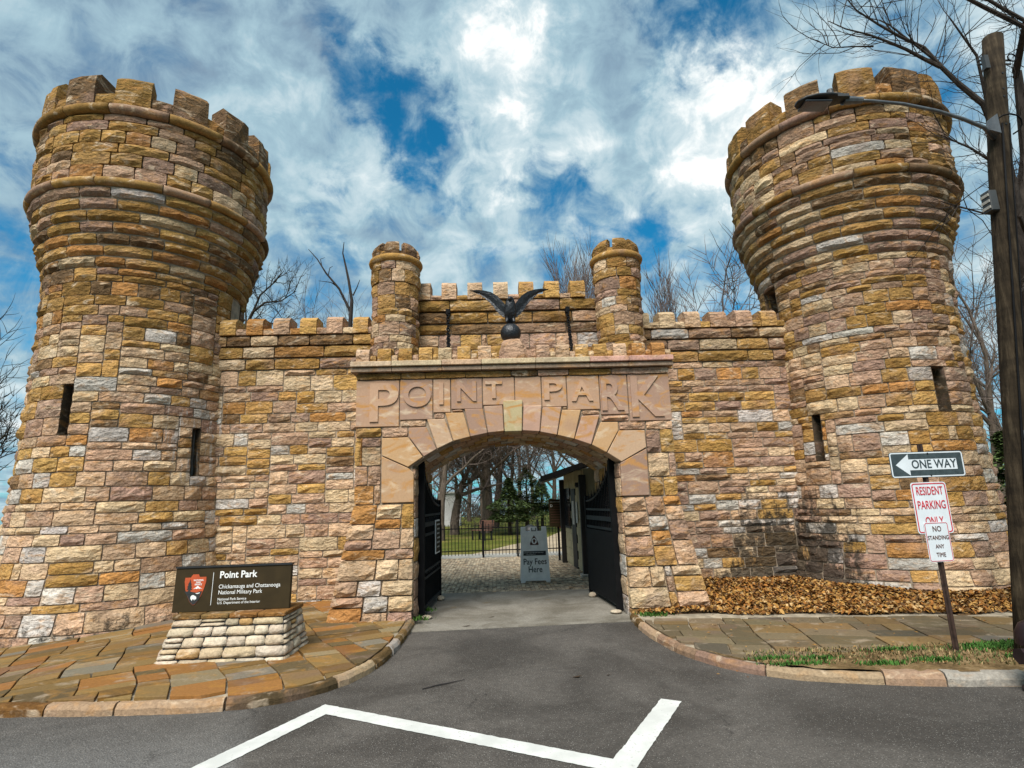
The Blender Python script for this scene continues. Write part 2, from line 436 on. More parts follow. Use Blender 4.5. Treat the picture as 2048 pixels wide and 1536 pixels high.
# ---------------------------------------------------------------- ground
def dipz(x): 
    t = min(max(-x - 4.4, 0.0), 6.0)
    return -0.085 * t
def grid_sheet(xs, ys, zf):
    mm = M()
    vs_ = [(x, y, zf(x, y)) for y in ys for x in xs]
    k = len(xs)
    fs = [(j * k + i, j * k + i + 1, (j + 1) * k + i + 1, (j + 1) * k + i) for j in range(len(ys) - 1) for i in range(k - 1)]
    return mm.add(vs_, fs)
def gz(x, y):
    z = -0.05 + (dipz(x) if y < 16 else dipz(x) * max(0, 1 - (y - 16) / 10))
    if y > 75: z -= (y - 75) * .35 if y < 700 else 218 + (y - 700) * .01
    return z
gm, t, b = mat('park_lawn', .95, .1)
pos = t.n('ShaderNodeNewGeometry').outputs['Position']
g1 = t.noise(pos, .45, 5, .6).outputs['Fac']; g2 = t.noise(pos, 9, 4, .6).outputs['Fac']
c = t.ramp(t.math('ADD', t.math('MULTIPLY', g1, .7), t.math('MULTIPLY', g2, .3)), [(.35, (.055, .075, .012)), (.5, (.12, .13, .022)), (.62, (.20, .165, .05)), (.75, (.12, .085, .035))])
t.link(c, b.inputs['Base Color'])
t.link(t.n('ShaderNodeBump', i={'Height': t.noise(pos, 30, 5, .7).outputs['Fac'], 'Distance': .05}).outputs[0], b.inputs['Normal'])
put('ground', grid_sheet([-3000, -400, -60, -20, -12, -10.4, -8, -6, -4.4, 0, 5, 20, 60, 400, 3000], [-60, -20, -12, 0, 8, 16, 20, 26, 40, 75, 120, 300, 700, 2500, 6000], gz), gm, kind='structure', keep=True)
am, t, b = mat('asphalt', .85, .25)
pos = t.n('ShaderNodeNewGeometry').outputs['Position']
a1 = t.noise(pos, .8, 5, .6, .6).outputs['Fac']
a2 = t.noise(pos, 75, 3, .7).outputs['Fac']
a3 = t.n('ShaderNodeTexVoronoi', feature='F1', i={'Vector': pos, 'Scale': 80.0})
a4 = t.noise(pos, 14, 5, .7).outputs['Fac']
c = t.mix(t.mr(a1, .32, .68), (.050, .044, .038), (.098, .087, .076))
sx = t.n('ShaderNodeSeparateXYZ', i={0: pos})
# paler worn wheel path in the side street
wear = t.mr(t.math('ADD', t.math('ADD', sx.outputs[0], t.math('MULTIPLY', sx.outputs[1], .35)), t.math('MULTIPLY', t.math('SUBTRACT', a1, .5), .5)), -.15, -.30, 0, .62)
wear = t.math('MULTIPLY', wear, t.mr(sx.outputs[1], 5.2, 4.2, .3, 1))
c = t.mix(wear, c, (.150, .145, .138))
c = t.vm('SCALE', c, sc=t.mr(a2, .25, .75, .62, 1.4)).outputs[0]
c = t.vm('SCALE', c, sc=t.mr(a4, .3, .7, .86, 1.14)).outputs[0]
c = t.mix(t.mr(t.noise(pos, 1.9, 5, .7, .8).outputs['Fac'], .58, .72, 0, .55), c, (.045, .041, .037))
sp = t.math('MULTIPLY', t.math('LESS_THAN', a3.outputs['Distance'], .24), t.math('GREATER_THAN', t.n('ShaderNodeSeparateColor', i={0: a3.outputs['Color']}).outputs[0], .66))
c = t.mix(t.math('MULTIPLY', sp, .55), c, (.42, .40, .36))
cr = t.n('ShaderNodeTexVoronoi', feature='DISTANCE_TO_EDGE', i={'Vector': t.vm('ADD', pos, t.vm('SCALE', t.noise(pos, 3.5, 6, .7).outputs['Color'], sc=.45).outputs[0]).outputs[0], 'Scale': .42}).outputs[0]
crm = t.math('MULTIPLY', t.mr(cr, .004, .0005, 0, 1), t.mr(t.noise(pos, .7, 2).outputs['Fac'], .54, .60, 0, .7))
c = t.mix(crm, c, (.012, .011, .010))
t.link(c, b.inputs['Base Color'])
t.link(t.mr(a1, .3, .7, .72, .92), b.inputs['Roughness'])
t.link(t.n('ShaderNodeBump', i={'Height': t.math('ADD', a2, t.math('MULTIPLY', a3.outputs['Distance'], -.8)), 'Distance': .007}).outputs[0], b.inputs['Normal'])
MS['asphalt'] = am
put('road', grid_sheet([-60, -12, -10.4, -8, -6, -5.2, -4.4, 0, 4, 8, 20, 60], [-14, 0, 3, 5, 7, 8.15, 9.0], lambda x, y: dipz(x)), am, kind='structure', keep=True)
pm, t, b = mat('passage_asphalt', .9, .2)
pos = t.n('ShaderNodeNewGeometry').outputs['Position']
a1 = t.noise(pos, 1.6, 5, .65, .6).outputs['Fac']; a2 = t.noise(pos, 60, 4, .7).outputs['Fac']
c = t.mix(t.mr(a1, .3, .7), (.125, .11, .085), (.23, .21, .175))
st = t.noise(pos, 3.1, 4, .6).outputs['Fac']
c = t.mix(t.mr(st, .62, .76, 0, .5), c, (.17, .11, .045))
c = t.vm('SCALE', c, sc=t.mr(a2, .3, .7, .75, 1.25)).outputs[0]
t.link(c, b.inputs['Base Color'])
t.link(t.n('ShaderNodeBump', i={'Height': a2, 'Distance': .004}).outputs[0], b.inputs['Normal'])
put('passage_floor', M().slab([(-1.28, 8.10), (1.86, 8.28), (1.95, 8.9), (1.95, 11.25), (-1.4, 11.35), (-1.4, 8.9)], -.03, .006), pm, kind='structure', keep=True)
# white painted line
lm, t, b = mat('road_paint', .7, .3)
pos = t.n('ShaderNodeNewGeometry').outputs['Position']
n = t.noise(pos, 45, 5, .75).outputs['Fac']; n_ = t.noise(pos, 4, 3).outputs['Fac']
c = t.mix(t.mr(t.math('ADD', t.math('MULTIPLY', n, .8), t.math('MULTIPLY', n_, .2)), .56, .68, 0, .8), (.58, .58, .545), (.13, .12, .11))
c = t.vm('SCALE', c, sc=t.mr(n_, .3, .7, .86, 1.08)).outputs[0]
t.link(c, b.inputs['Base Color'])
P = [(-2.75, 2.55), (-1.47, 5.26), (0.74, 3.98), (1.40, 5.14)]
hw = .085
def off(p, q, s):
    dx, dy = q[0] - p[0], q[1] - p[1]; l = math.hypot(dx, dy)
    return (-dy / l * s, dx / l * s)
def miter(a, p, c_, s):
    o1, o2 = off(a, p, s), off(p, c_, s)
    d1 = (p[0] - a[0], p[1] - a[1]); d2 = (c_[0] - p[0], c_[1] - p[1])
    x1, y1 = p[0] + o1[0], p[1] + o1[1]; x2, y2 = p[0] + o2[0], p[1] + o2[1]
    den = d1[0] * d2[1] - d1[1] * d2[0]
    k = ((x2 - x1) * d2[1] - (y2 - y1) * d2[0]) / den
    return (x1 + k * d1[0], y1 + k * d1[1])
Lf = []; Rt = []
for s, lst in ((hw, Lf), (-hw, Rt)):
    o = off(P[0], P[1], s); lst.append((P[0][0] + o[0], P[0][1] + o[1]))
    lst.append(miter(P[0], P[1], P[2], s)); lst.append(miter(P[1], P[2], P[3], s))
    o = off(P[2], P[3], s); lst.append((P[3][0] + o[0], P[3][1] + o[1]))
mm = M()
rj = random.Random(4)
for i in range(3):
    n_ = int(math.dist(Lf[i], Lf[i + 1]) / .035)
    A_, B_ = [], []
    for k in range(n_ + 1):
        f = k / n_
        e = (0, 0) if k in (0, n_) else (rj.gauss(0, .0022), rj.gauss(0, .0022)); e2 = (0, 0) if k in (0, n_) else (rj.gauss(0, .0022), rj.gauss(0, .0022))
        A_.append((Lf[i][0] + (Lf[i + 1][0] - Lf[i][0]) * f + e[0], Lf[i][1] + (Lf[i + 1][1] - Lf[i][1]) * f + e[1], .005))
        B_.append((Rt[i][0] + (Rt[i + 1][0] - Rt[i][0]) * f + e2[0], Rt[i][1] + (Rt[i + 1][1] - Rt[i][1]) * f + e2[1], .005))
    mm.add(A_ + B_, [(n_ + 1 + k, n_ + 2 + k, k + 1, k) for k in range(n_)])
put('road_marking', mm, lm, kind='structure')
# pavements: bed, kerb stones, flagstones
KL = [(-12, 5.62), (-7, 5.48), (-4.24, 5.40), (-3.2, 5.30), (-2.5, 5.29), (-2.05, 5.37), (-1.7, 5.58), (-1.40, 5.98), (-1.24, 6.55), (-1.19, 7.2), (-1.18, 7.9), (-1.19, 8.52)]
KR = [(1.80, 8.42), (1.76, 7.6), (1.84, 6.80), (2.0, 6.22), (2.3, 5.76), (2.67, 5.51), (3.04, 5.37), (3.6, 5.22), (4.35, 5.12), (7, 4.86), (13, 4.5)]
def resample(ch, step):
    out = [ch[0]]
    for a, c_ in zip(ch[:-1], ch[1:]):
        l = math.dist(a, c_); k = max(1, int(round(l / step)))
        out += [(a[0] + (c_[0] - a[0]) * i / k, a[1] + (c_[1] - a[1]) * i / k) for i in range(1, k + 1)]
    return out
def inset(ch, s):
    """offset chain to its left side by s"""
    out = []
    for i, p in enumerate(ch):
        a = ch[max(0, i - 1)]; c_ = ch[min(len(ch) - 1, i + 1)]
        o = off(a, c_, s); out.append((p[0] + o[0], p[1] + o[1]))
    return out
def smooth_chain(ch, n=2):
    for _ in range(n):
        o = [ch[0]]
        for a, c_ in zip(ch[:-1], ch[1:]):
            o += [(a[0] * .75 + c_[0] * .25, a[1] * .75 + c_[1] * .25), (a[0] * .25 + c_[0] * .75, a[1] * .25 + c_[1] * .75)]
        o.append(ch[-1]); ch = o
    return ch
KL = smooth_chain(KL); KR = smooth_chain(KR)
FZ = .085
def clip(poly, a, c_):
    """keep the part on the left of the line a->c_"""
    out = []
    sd_ = lambda p: (c_[0] - a[0]) * (p[1] - a[1]) - (c_[1] - a[1]) * (p[0] - a[0])
    for i in range(len(poly)):
        p, q = poly[i], poly[(i + 1) % len(poly)]
        sp_, sq = sd_(p), sd_(q)
        if sp_ >= 0: out.append(p)
        if (sp_ > 0 > sq) or (sp_ < 0 < sq):
            k = sp_ / (sp_ - sq); out.append((p[0] + (q[0] - p[0]) * k, p[1] + (q[1] - p[1]) * k))
    return out
def area(p): return abs(sum(p[i][0] * p[(i + 1) % len(p)][1] - p[(i + 1) % len(p)][0] * p[i][1] for i in range(len(p)))) / 2
def pavement(name, chain, region_far, seed, ang, kw, hfun, flagkind, label_clip, cu=.13, wr=(3, 7), hs=((3, 3), (4, 3), (5, 2)), fm_='flag'):
    """chain runs with the pavement on its LEFT"""
    rn = random.Random(seed)
    root = put(name, M().slab(inset(chain, .05) + region_far, -.4, lambda x, y: .058 + dipz(x)), MS['mortar_pale'], kind='structure', keep=True)
    # kerb stones
    pts = resample(chain, .09)
    i = 0
    while i < len(pts) - 3:
        n = rn.randint(5, 10)
        if len(pts) - 1 - (i + n) < 4: n = len(pts) - 1 - i
        seg = pts[i:i + n + 1]; i += n
        col = pick(rn, 'low' if rn.random() < .75 else 'flag')
        w = kw(seg[0][0]); hh = hfun(seg[0][0])
        prof = [(0.0, -.1), (.006, hh * .55), (.03, hh * .93), (w * .4, hh * 1.0 + rn.uniform(-.003, .004)), (w - .02, hh), (w, hh - .03), (w, -.1)]
        mm = M(); vs_ = []
        for k, p in enumerate(seg):
            a = seg[max(0, k - 1)]; c_ = seg[min(len(seg) - 1, k + 1)]
            px, py = p
            if k == 0: px += (seg[1][0] - p[0]) * .08; py += (seg[1][1] - p[1]) * .08
            if k == len(seg) - 1: px -= (p[0] - seg[-2][0]) * .08; py -= (p[1] - seg[-2][1]) * .08
            o = off(a, c_, 1.0)
            jit = rn.uniform(-.008, .008); jz = rn.uniform(-.006, .006)
            for s, z in prof: vs_.append((px + o[0] * (s + jit * (s < .05)), py + o[1] * (s + jit * (s < .05)), z + jz * (z > 0) + dipz(px)))
        q = len(prof)
        fs = [(k * q + j, k * q + j + 1, (k + 1) * q + j + 1, (k + 1) * q + j) for k in range(len(seg) - 1) for j in range(q - 1)]
        fs += [tuple(range(q)), tuple((len(seg) - 1) * q + j for j in range(q - 1, -1, -1))]
        mm.add(vs_, fs, tuple(x * .62 for x in col))
        put('kerb_stone', mm, MS['kerb'], root)
    # flagstones: broken ashlar in a turned frame, clipped to the pavement
    ca, sa = math.cos(ang), math.sin(ang)
    cx, cy = label_clip[0]
    nu, nz_ = label_clip[1]
    ins = [(inset(chain, kw(0) + .012)[k], inset(chain, kw(0) + .012)[k + 1]) for k in range(0, len(chain) - 1)]
    ins += label_clip[2]
    for (gi, gj, w, h) in ashlar(nu, nz_, rn, hs=hs, wr=wr, keep=.3):
        j1, j2 = rn.uniform(-.05, .05), rn.uniform(-.05, .05)
        g = .008
        q = [(gi * cu + g, gj * cu + g), ((gi + w) * cu - g, gj * cu + g), ((gi + w) * cu - g, (gj + h) * cu - g), (gi * cu + g, (gj + h) * cu - g)]
        sk = lambda p: (p[0] + .03 * math.sin(p[1] * 2.1 + .7) + .015 * math.sin(p[1] * 5.3 + p[0] * 3), p[1] + .03 * math.sin(p[0] * 1.7) + .02 * math.sin(p[0] * 4.7 - p[1] * 2.6))
        q = [sk(p) for p in q]
        q = [(x + rn.uniform(-.006, .006), y + rn.uniform(-.006, .006)) for x, y in q]
        poly = [(cx + x * ca - y * sa, cy + x * sa + y * ca) for x, y in q]
        for a, c_ in ins:
            if len(poly) > 2: poly = clip(poly, a, c_)
        if len(poly) < 3 or area(poly) < .012: continue
        px = sum(p[0] for p in poly) / len(poly); py = sum(p[1] for p in poly) / len(poly)
        if math.dist((px, py), (-6.6, 10.7)) < 1.5 or math.dist((px, py), (7.09, 10.61)) < 1.5: continue
        zt = FZ + rn.uniform(-.004, .005); tx, ty = rn.uniform(-.006, .006), rn.uniform(-.006, .006)
        put('flagstone', M().slab(poly, -.02 + dipz(px), lambda x, y: zt + dipz(x) + tx * (x - px) + ty * (y - py), pick(rn, flagkind)), MS[fm_], root, bevel=.004)
    return root
pavement('pavement', KL, [(-1.19, 10.6), (-12, 10.6)], 11, R(28), lambda x: .11, lambda x: .088,
         'flag', ((-5.0, .6), (82, 112), [((-1.2, 8.55), (-1.2, 10.5)), ((-1.2, 10.4), (-12, 10.4)), ((-9.5, 10.0), (-9.5, 4.0))]), cu=.09, wr=(4, 9), hs=((2, 1.5), (3, 4), (4, 3), (5, 1.5)))
pavement('pavement', KR, [(13, 10.6), (1.80, 10.6)], 23, R(-14), lambda x: .10 if x < 2.6 else .15, lambda x: .085 if x < 2.8 else .10,
         'flagr', ((1.0, 6.2), (110, 55), [((2.05, 5.76), (3.2, 5.93)), ((3.2, 5.93), (5.25, 6.08)), ((5.25, 6.08), (12, 6.3)), ((13, 6.6), (5.5, 7.55)), ((5.5, 7.55), (1.8, 8.35)), ((1.8, 8.6), (1.8, 5))]), cu=.085, wr=(4, 9), hs=((2, 1), (3, 3), (4, 3), (5, 2)), fm_='flagr')
# verge strip between the right kerb and the flags
vm_, t, b = mat('verge_soil', .95, .1)
pos = t.n('ShaderNodeNewGeometry').outputs['Position']
n = t.noise(pos, 3.5, 5, .65).outputs['Fac']; n2_ = t.noise(pos, 25, 5, .7).outputs['Fac']
c = t.ramp(t.math('ADD', t.math('MULTIPLY', n, .6), t.math('MULTIPLY', n2_, .4)), [(.36, (.07, .045, .02)), (.5, (.17, .11, .05)), (.62, (.27, .19, .10)), (.75, (.12, .10, .03))])
sx = t.n('ShaderNodeSeparateXYZ', i={0: pos})
c = t.mix(t.math('MULTIPLY', t.mr(sx.outputs[0], 4.7, 5.3), .85), c, (.42, .19, .06))
t.link(c, b.inputs['Base Color'])
t.link(t.n('ShaderNodeBump', i={'Height': n2_, 'Distance': .02}).outputs[0], b.inputs['Normal'])
kin = inset(KR, .085)
vz = random.Random(5)
mm = M(); kp = [p for p in kin if p[0] > 2.12]
def back_y(x): return 5.79 + (x - 2.2) * .16 if x < 3.2 else 5.95 + (x - 3.2) * .073 if x < 5.25 else 6.10 + (x - 5.25) * .03
V_ = []
for x, y in kp:
    yb_ = max(back_y(x) + .03, y + .01)
    for k in range(5):
        V_.append((x, y + (yb_ - y) * k / 4, .095 + vz.uniform(-.006, .012)))
mm.add(V_, [(i * 5 + k, (i + 1) * 5 + k, (i + 1) * 5 + k + 1, i * 5 + k + 1) for i in range(len(kp) - 1) for k in range(4)])
put('verge', mm, vm_, kind='structure', keep=True)

# ---------------------------------------------------------------- towers
Z5, Z7, ZR1 = 5.65, 7.01, 8.38
def prof(z):
    pts = [(-.6, 2.04), (0, 1.95), (.35, 1.86), (.8, 1.77), (1.5, 1.69), (2.2, 1.645), (3.0, 1.615), (4.2, 1.60), (5.3, 1.60), (5.65, 1.63)]
    if z <= pts[0][0]: return pts[0][1]
    for (a, ra), (c_, rc) in zip(pts[:-1], pts[1:]):
        if z <= c_: return ra + (rc - ra) * (z - a) / (c_ - a)
    if z <= 7.0:
        k = (z - 5.65) / 1.35
        return 1.66 + .30 * (math.sin(k * math.pi / 2) * .45 + k * .55)
    return 1.935
def tower(cx, cy, face, slits, seed, kinds, label, door):
    rn = random.Random(seed)
    root = thing('round_tower', label, 'tower', (cx, cy, 0))
    RR = 1.70
    A0, A1 = R(face - 112), R(face + 112)
    cu, cz = .082, .058
    nu = int((A1 - A0) * RR / cu)
    zb = -.36
    nz = int(round((5.65 - zb) / cz)); cz = (5.65 - zb) / nz
    blk = {}
    holes = []
    for (a0, a1, z0, z1, depth) in slits:
        i0 = int(round((R(a0) - A0) * RR / cu)); i1 = int(round((R(a1) - A0) * RR / cu))
        j0 = int(round((z0 - zb) / cz)); j1 = int(round((z1 - zb) / cz))
        for j in range(j0, j1):
            for i in range(i0, i1): blk[(i, j)] = 1
        holes.append((A0 + i0 * cu / RR, A0 + i1 * cu / RR, zb + j0 * cz, min(5.66, zb + j1 * cz), depth))
    mp = lambda u, z, d: (cx + (prof(z) + d) * math.cos(A0 + u / RR), cy + (prof(z) + d) * math.sin(A0 + u / RR), z)
    cells = ashlar(nu, nz, rn, lambda i, j: (i, j) in blk, hs=((2, 3), (3, 4.5), (4, 3), (5, .8)), wr=(4, 8))
    mid = nu / 2
    cells.sort(key=lambda q: abs(q[0] + q[2] / 2 - mid) - .15 * q[2] * q[3])
    rest = M(); n = 0
    for (i, j, w, h) in cells:
        z0, z1 = zb + j * cz, zb + (j + h) * cz
        kd = kinds[0] if z1 < 2.0 + rn.uniform(-.3, .9) else (kinds[1] if z1 < 4.6 + rn.uniform(-.4, .6) else kinds[2])
        col = pick(rn, kd)
        if n < 300:
            put('stone', stone(mp, i * cu, (i + w) * cu, z0, z1, rn, col, proud=.036), MS['stone'], root); n += 1
        else: stone(mp, i * cu, (i + w) * cu, z0, z1, rn, col, mm=rest, proud=.05)
    if rest.v: put('outer_stones', rest, MS['stone'], root, kind='stuff')
    # swelling corbel courses, each overhanging the last with a dark groove between
    ncb = 7; hc = (Z7 - .06 - Z5) / ncb
    for k in range(ncb):
        z0, z1 = Z5 + k * hc, Z5 + (k + 1) * hc
        rk = 1.625 + (z0 + hc * .5 - 5.65) * .255
        m2 = lambda u, z, d, rk=rk, z0=z0: (cx + (rk + d - .055 * max(0, 1 - (z - z0) / (hc * .35))) * math.cos(A0 + u / RR), cy + (rk + d - .055 * max(0, 1 - (z - z0) / (hc * .35))) * math.sin(A0 + u / RR), z)
        u = rn.uniform(-.3, 0); U = (A1 - A0) * RR
        while u < U:
            w = rn.uniform(.42, .85)
            g = .013
            put('corbel_stone', stone(m2, u, u + w, z0 + g, z1, rn, pick(rn, kinds[2]), proud=.04, nz=3, pillow=.006, back=.12), MS['stone'], root)
            u += w
    # roll mouldings
    for zc, rc, rt in ((Z7 + .02, 1.965, .072), (ZR1, 1.975, .082)):
        a = A0 - rn.random() * .2
        while a < A1:
            da = rn.uniform(.36, .50)
            mm = M(); vs_ = []; ns = 7; nt = 8
            for i in range(ns + 1):
                aa = a + .004 + (da - .008) * i / ns
                for q in range(nt):
                    ph = -math.pi / 2 + math.pi * q / (nt - 1)
                    rr = rc + rt * math.cos(ph) * rn.uniform(.95, 1.05); z = zc + rt * math.sin(ph)
                    vs_.append((cx + rr * math.cos(aa), cy + rr * math.sin(aa), z))
                for rr, z in ((rc - .15, zc + rt), (rc - .15, zc - rt)): vs_.append((cx + rr * math.cos(aa), cy + rr * math.sin(aa), z))
            kk = nt + 2
            fs = [(i * kk + q, (i + 1) * kk + q, (i + 1) * kk + (q + 1) % kk, i * kk + (q + 1) % kk) for i in range(ns) for q in range(kk)]
            fs += [tuple(range(kk)), tuple(ns * kk + q for q in range(kk - 1, -1, -1))]
            mm.add(vs_, fs, pick(rn, 'band'))
            o = put('roll_moulding', mm, MS['roll'], root)
            for p_ in o.data.polygons: p_.use_smooth = len(p_.vertices) == 4
            a += da
    # ashlar drum between the mouldings
    nz2 = 20; cz2 = (ZR1 - .09 - (Z7 + .10)) / nz2; zb2 = Z7 + .10
    m3 = lambda u, z, d: (cx + (1.935 + d) * math.cos(A0 + u / RR), cy + (1.935 + d) * math.sin(A0 + u / RR), z)
    for (i, j, w, h) in ashlar(nu, nz2, rn, hs=((2, 4), (3, 4), (4, 2)), wr=(4, 8)):
        put('drum_stone', stone(m3, i * cu, (i + w) * cu, zb2 + j * cz2, zb2 + (j + h) * cz2, rn, pick(rn, kinds[2] if rn.random() < .8 else kinds[1]), proud=.045), MS['stone'], root)
    # battlements: low blocks and merlons with a sloping weathered top
    z0 = ZR1 + .08; npit = 14; pit = 2 * math.pi / npit
    for k in range(npit):
        a = R(face) + door + k * pit
        aw = pit * rn.uniform(.60, .67)
        def merlon(a0, a1, zt, thick, slope, name, col, r0=1.96):
            mm = M(); ns = 4; vs_ = []
            for i in range(ns + 1):
                aa = a0 + (a1 - a0) * i / ns
                jr = lambda: rn.uniform(-.012, .03) if 0 < i < ns else 0
                e1, e2, e3 = jr(), jr(), jr()
                prf = [(r0 + e3, z0), (r0 + .015 + e1 * 1.6, z0 + (zt - z0) * .45), (r0 + e2, zt - slope * .75), (r0 - slope * .75, zt + rn.uniform(-.008, .01)), (r0 - thick, zt), (r0 - thick, z0)]
                for r_, z in prf: vs_.append((cx + r_ * math.cos(aa), cy + r_ * math.sin(aa), z))
            q = 6
            fs = [(i * q + j, (i + 1) * q + j, (i + 1) * q + (j + 1) % q, i * q + (j + 1) % q) for i in range(ns) for j in range(q)]
            fs += [tuple(range(q)), tuple(ns * q + j for j in range(q - 1, -1, -1))]
            put(name, mm.add(vs_, fs, col), MS['stone'], root)
        c1 = pick(rn, 'cap')
        merlon(a, a + aw, 9.10 + rn.uniform(-.03, .03), .46, .15, 'merlon', c1)
        merlon(a + aw + .004, a + pit - .004, z0 + .24, .40, .02, 'parapet_stone', pick(rn, 'cap'), 1.93)
    # core wall with real slit openings
    angs = sorted(set([round(R(a), 5) for a in range(0, 360, 6)] + [round(h_[q] % (2 * math.pi), 5) for h_ in holes for q in (0, 1)]))
    zs = sorted(set([-.7, 0, .4, .8, 1.5, 2.2, 3.0, 4.2, 5.0, 5.4, 5.66] + [round(h_[q], 4) for h_ in holes for q in (2, 3)]))
    zs2 = zs + [5.9, 6.2, 6.5, 6.8, 7.02, 7.1, 8.3, 8.4, 8.5]
    def rc_(z): return prof(z) - .016 if z < 5.65 else (1.60 + (z - 5.65) * .255 if z < 7.03 else 1.88)
    mm = M(); K = len(angs); vs_ = [(cx + rc_(z) * math.cos(a), cy + rc_(z) * math.sin(a), z) for z in zs2 for a in angs]
    fs = []
    def inhole(a, z):
        for h_ in holes:
            a0, a1 = h_[0] % (2 * math.pi), h_[1] % (2 * math.pi)
            if a0 < a < a1 and h_[2] - .001 < z < h_[3] + .001: return True
        return False
    for j in range(len(zs2) - 1):
        for i in range(K):
            i2 = (i + 1) % K
            am_ = (angs[i] + (angs[i2] if i2 else angs[0] + 2 * math.pi)) / 2
            if inhole(am_, (zs2[j] + zs2[j + 1]) / 2): continue
            fs.append((j * K + i, j * K + i2, (j + 1) * K + i2, (j + 1) * K + i))
    fs.append(tuple((len(zs2) - 1) * K + i for i in range(K)))
    mm.add(vs_, fs)
    put('wall_core', mm, MS['mortar'], root, smooth=False)
    for (a0, a1, z0_, z1_, dep) in holes:
        mm = M(); am_ = (a0 + a1) / 2
        n_ = (math.cos(am_), math.sin(am_))
        def P_(a, z, d): 
            x, y = cx + rc_(z) * math.cos(a), cy + rc_(z) * math.sin(a)
            return (x - n_[0] * d, y - n_[1] * d, z)
        q = [P_(a0, z0_, -.02), P_(a1, z0_, -.02), P_(a1, z1_, -.02), P_(a0, z1_, -.02), P_(a0, z0_, dep), P_(a1, z0_, dep), P_(a1, z1_, dep), P_(a0, z1_, dep)]
        c_ = (.075, .055, .035)  # slit sides and back coloured dark: inner shade put into the colour
        mm.add(q, [(0, 1, 5, 4), (1, 2, 6, 5), (2, 3, 7, 6), (3, 0, 4, 7), (4, 5, 6, 7)], c_)
        put('slit_window', mm, MS['roll'], root)
    return root
tower(-6.6, 10.7, -58, [(-99.5, -91.5, 2.85, 3.69, 1.0), (-30.0, -22.2, 2.22, 3.04, 1.0), (-5, 12, 4.95, 5.66, .9)], 101, ('low', 'mid', 'high'),
      'golden round stone tower standing left of the gate behind the low park sign', .02)
tower(7.09, 10.61, -124, [(-157, -149.5, 2.21, 3.02, 1.0), (-86.5, -78.5, 2.85, 3.64, 1.0), (-189, -172, 4.85, 5.60, .9)], 202, ('lowr', 'mid', 'highr'),
      'pinkish round stone tower standing right of the gate behind the street signs', .16)

# ---------------------------------------------------------------- curtain walls
CY = 10.4
def merlon_box(root, x0, x1, yf, z0, zt, thick, slope, rn, col, name='merlon'):
    mm = M(); ns = 3; vs_ = []
    for i in range(ns + 1):
        x = x0 + (x1 - x0) * i / ns
        e = [rn.uniform(0, .022) if 0 < i < ns else 0 for _ in range(3)]
        prf = [(yf - e[0], z0), (yf - .01 - e[1] * 1.5, z0 + (zt - z0) * .45), (yf - e[2], zt - slope * .8), (yf + slope, zt + rn.uniform(-.006, .006)), (yf + thick, zt), (yf + thick, z0)]
        for y, z in prf: vs_.append((x, y, z))
    q = 6
    fs = [(i * q + j, (i + 1) * q + j, (i + 1) * q + (j + 1) % q, i * q + (j + 1) % q) for i in range(ns) for j in range(q)]
    fs += [tuple(range(q)), tuple(ns * q + j for j in range(q - 1, -1, -1))]
    put(name, mm.add(vs_, [f_[::-1] for f_ in fs], col), MS['stone'], root)
def string_courses(root, rn, x0, x1, levels, y, kind='high', wr=(.4, .95), skip=None):
    for z0, z1, out in levels:
        mp = lambda u, z, d, out=out: (u, y - out - d, z)
        u = x0
        while u < x1 - .02:
            w = rn.uniform(*wr)
            if x1 - (u + w) < .25: w = x1 - u
            put('string_course_stone', stone(mp, u, u + w, z0, z1, rn, pick(rn, kind), proud=.04, nz=3, pillow=.008), MS['stone'], root)
            u += w
def curtain(x0, x1, xt, ztop, seed, kind, label, mer, flip=False):
    rn = random.Random(seed)
    root = thing('curtain_wall', label, 'wall', ((x0 + x1) / 2, CY, 0))
    cu, cz = .082, .058
    nz = int(round((ztop - .65 - (-.12)) / cz)); cz = (ztop - .65 + .12) / nz
    nu = int(round((x1 - x0) / cu)); cu = (x1 - x0) / nu
    mp = lambda u, z, d: (x0 + u, CY - d, z)
    for (i, j, w, h) in ashlar(nu, nz, rn, hs=((2, 3.5), (3, 4), (4, 2.6), (5, .6)), wr=(4, 8)):
        z0, z1 = -.12 + j * cz, -.12 + (j + h) * cz
        put('stone', stone(mp, i * cu, (i + w) * cu, z0, z1, rn, pick(rn, kind if z0 < 2.2 else 'mid'), proud=.036), MS['stone'], root)
    lv = [(ztop - .645, ztop - .445, .03), (ztop - .43, ztop - .225, .06), (ztop - .21, ztop - .02, .09)]
    string_courses(root, rn, min(x0, xt), max(x1, xt), lv, CY)
    mm = M().box(x0 - .0, x1 + .0, CY + .010, CY + .62, -.3, ztop - .65).box(min(x0, xt), max(x1, xt), CY + .010, CY + .60, ztop - .65, ztop - .02)
    put('wall_core', mm, MS['mortar'], root)
    x = min(x0, xt) + mer
    while x < max(x1, xt) - .1:
        w = rn.uniform(.27, .31)
        merlon_box(root, x, min(x + w, max(x1, xt)), CY - .13, ztop, ztop + .33 + rn.uniform(-.01, .015), .42, .09, rn, pick(rn, 'merlon'))
        xg = x + w + .006; xe = x + .485
        if xe < max(x1, xt): merlon_box(root, xg, xe - .006, CY - .11, ztop, ztop + .12, .36, .02, rn, pick(rn, 'merlon'), 'parapet_stone')
        x += .487
    return root
curtain(-5.35, -2.05, -1.42, 4.80, 301, 'low', 'flat battlemented stone wall between the golden tower and the gatehouse', .32)
curtain(2.62, 5.95, 2.02, 4.77, 302, 'lowr', 'flat battlemented stone wall stained black at its foot right of the gatehouse', .14)

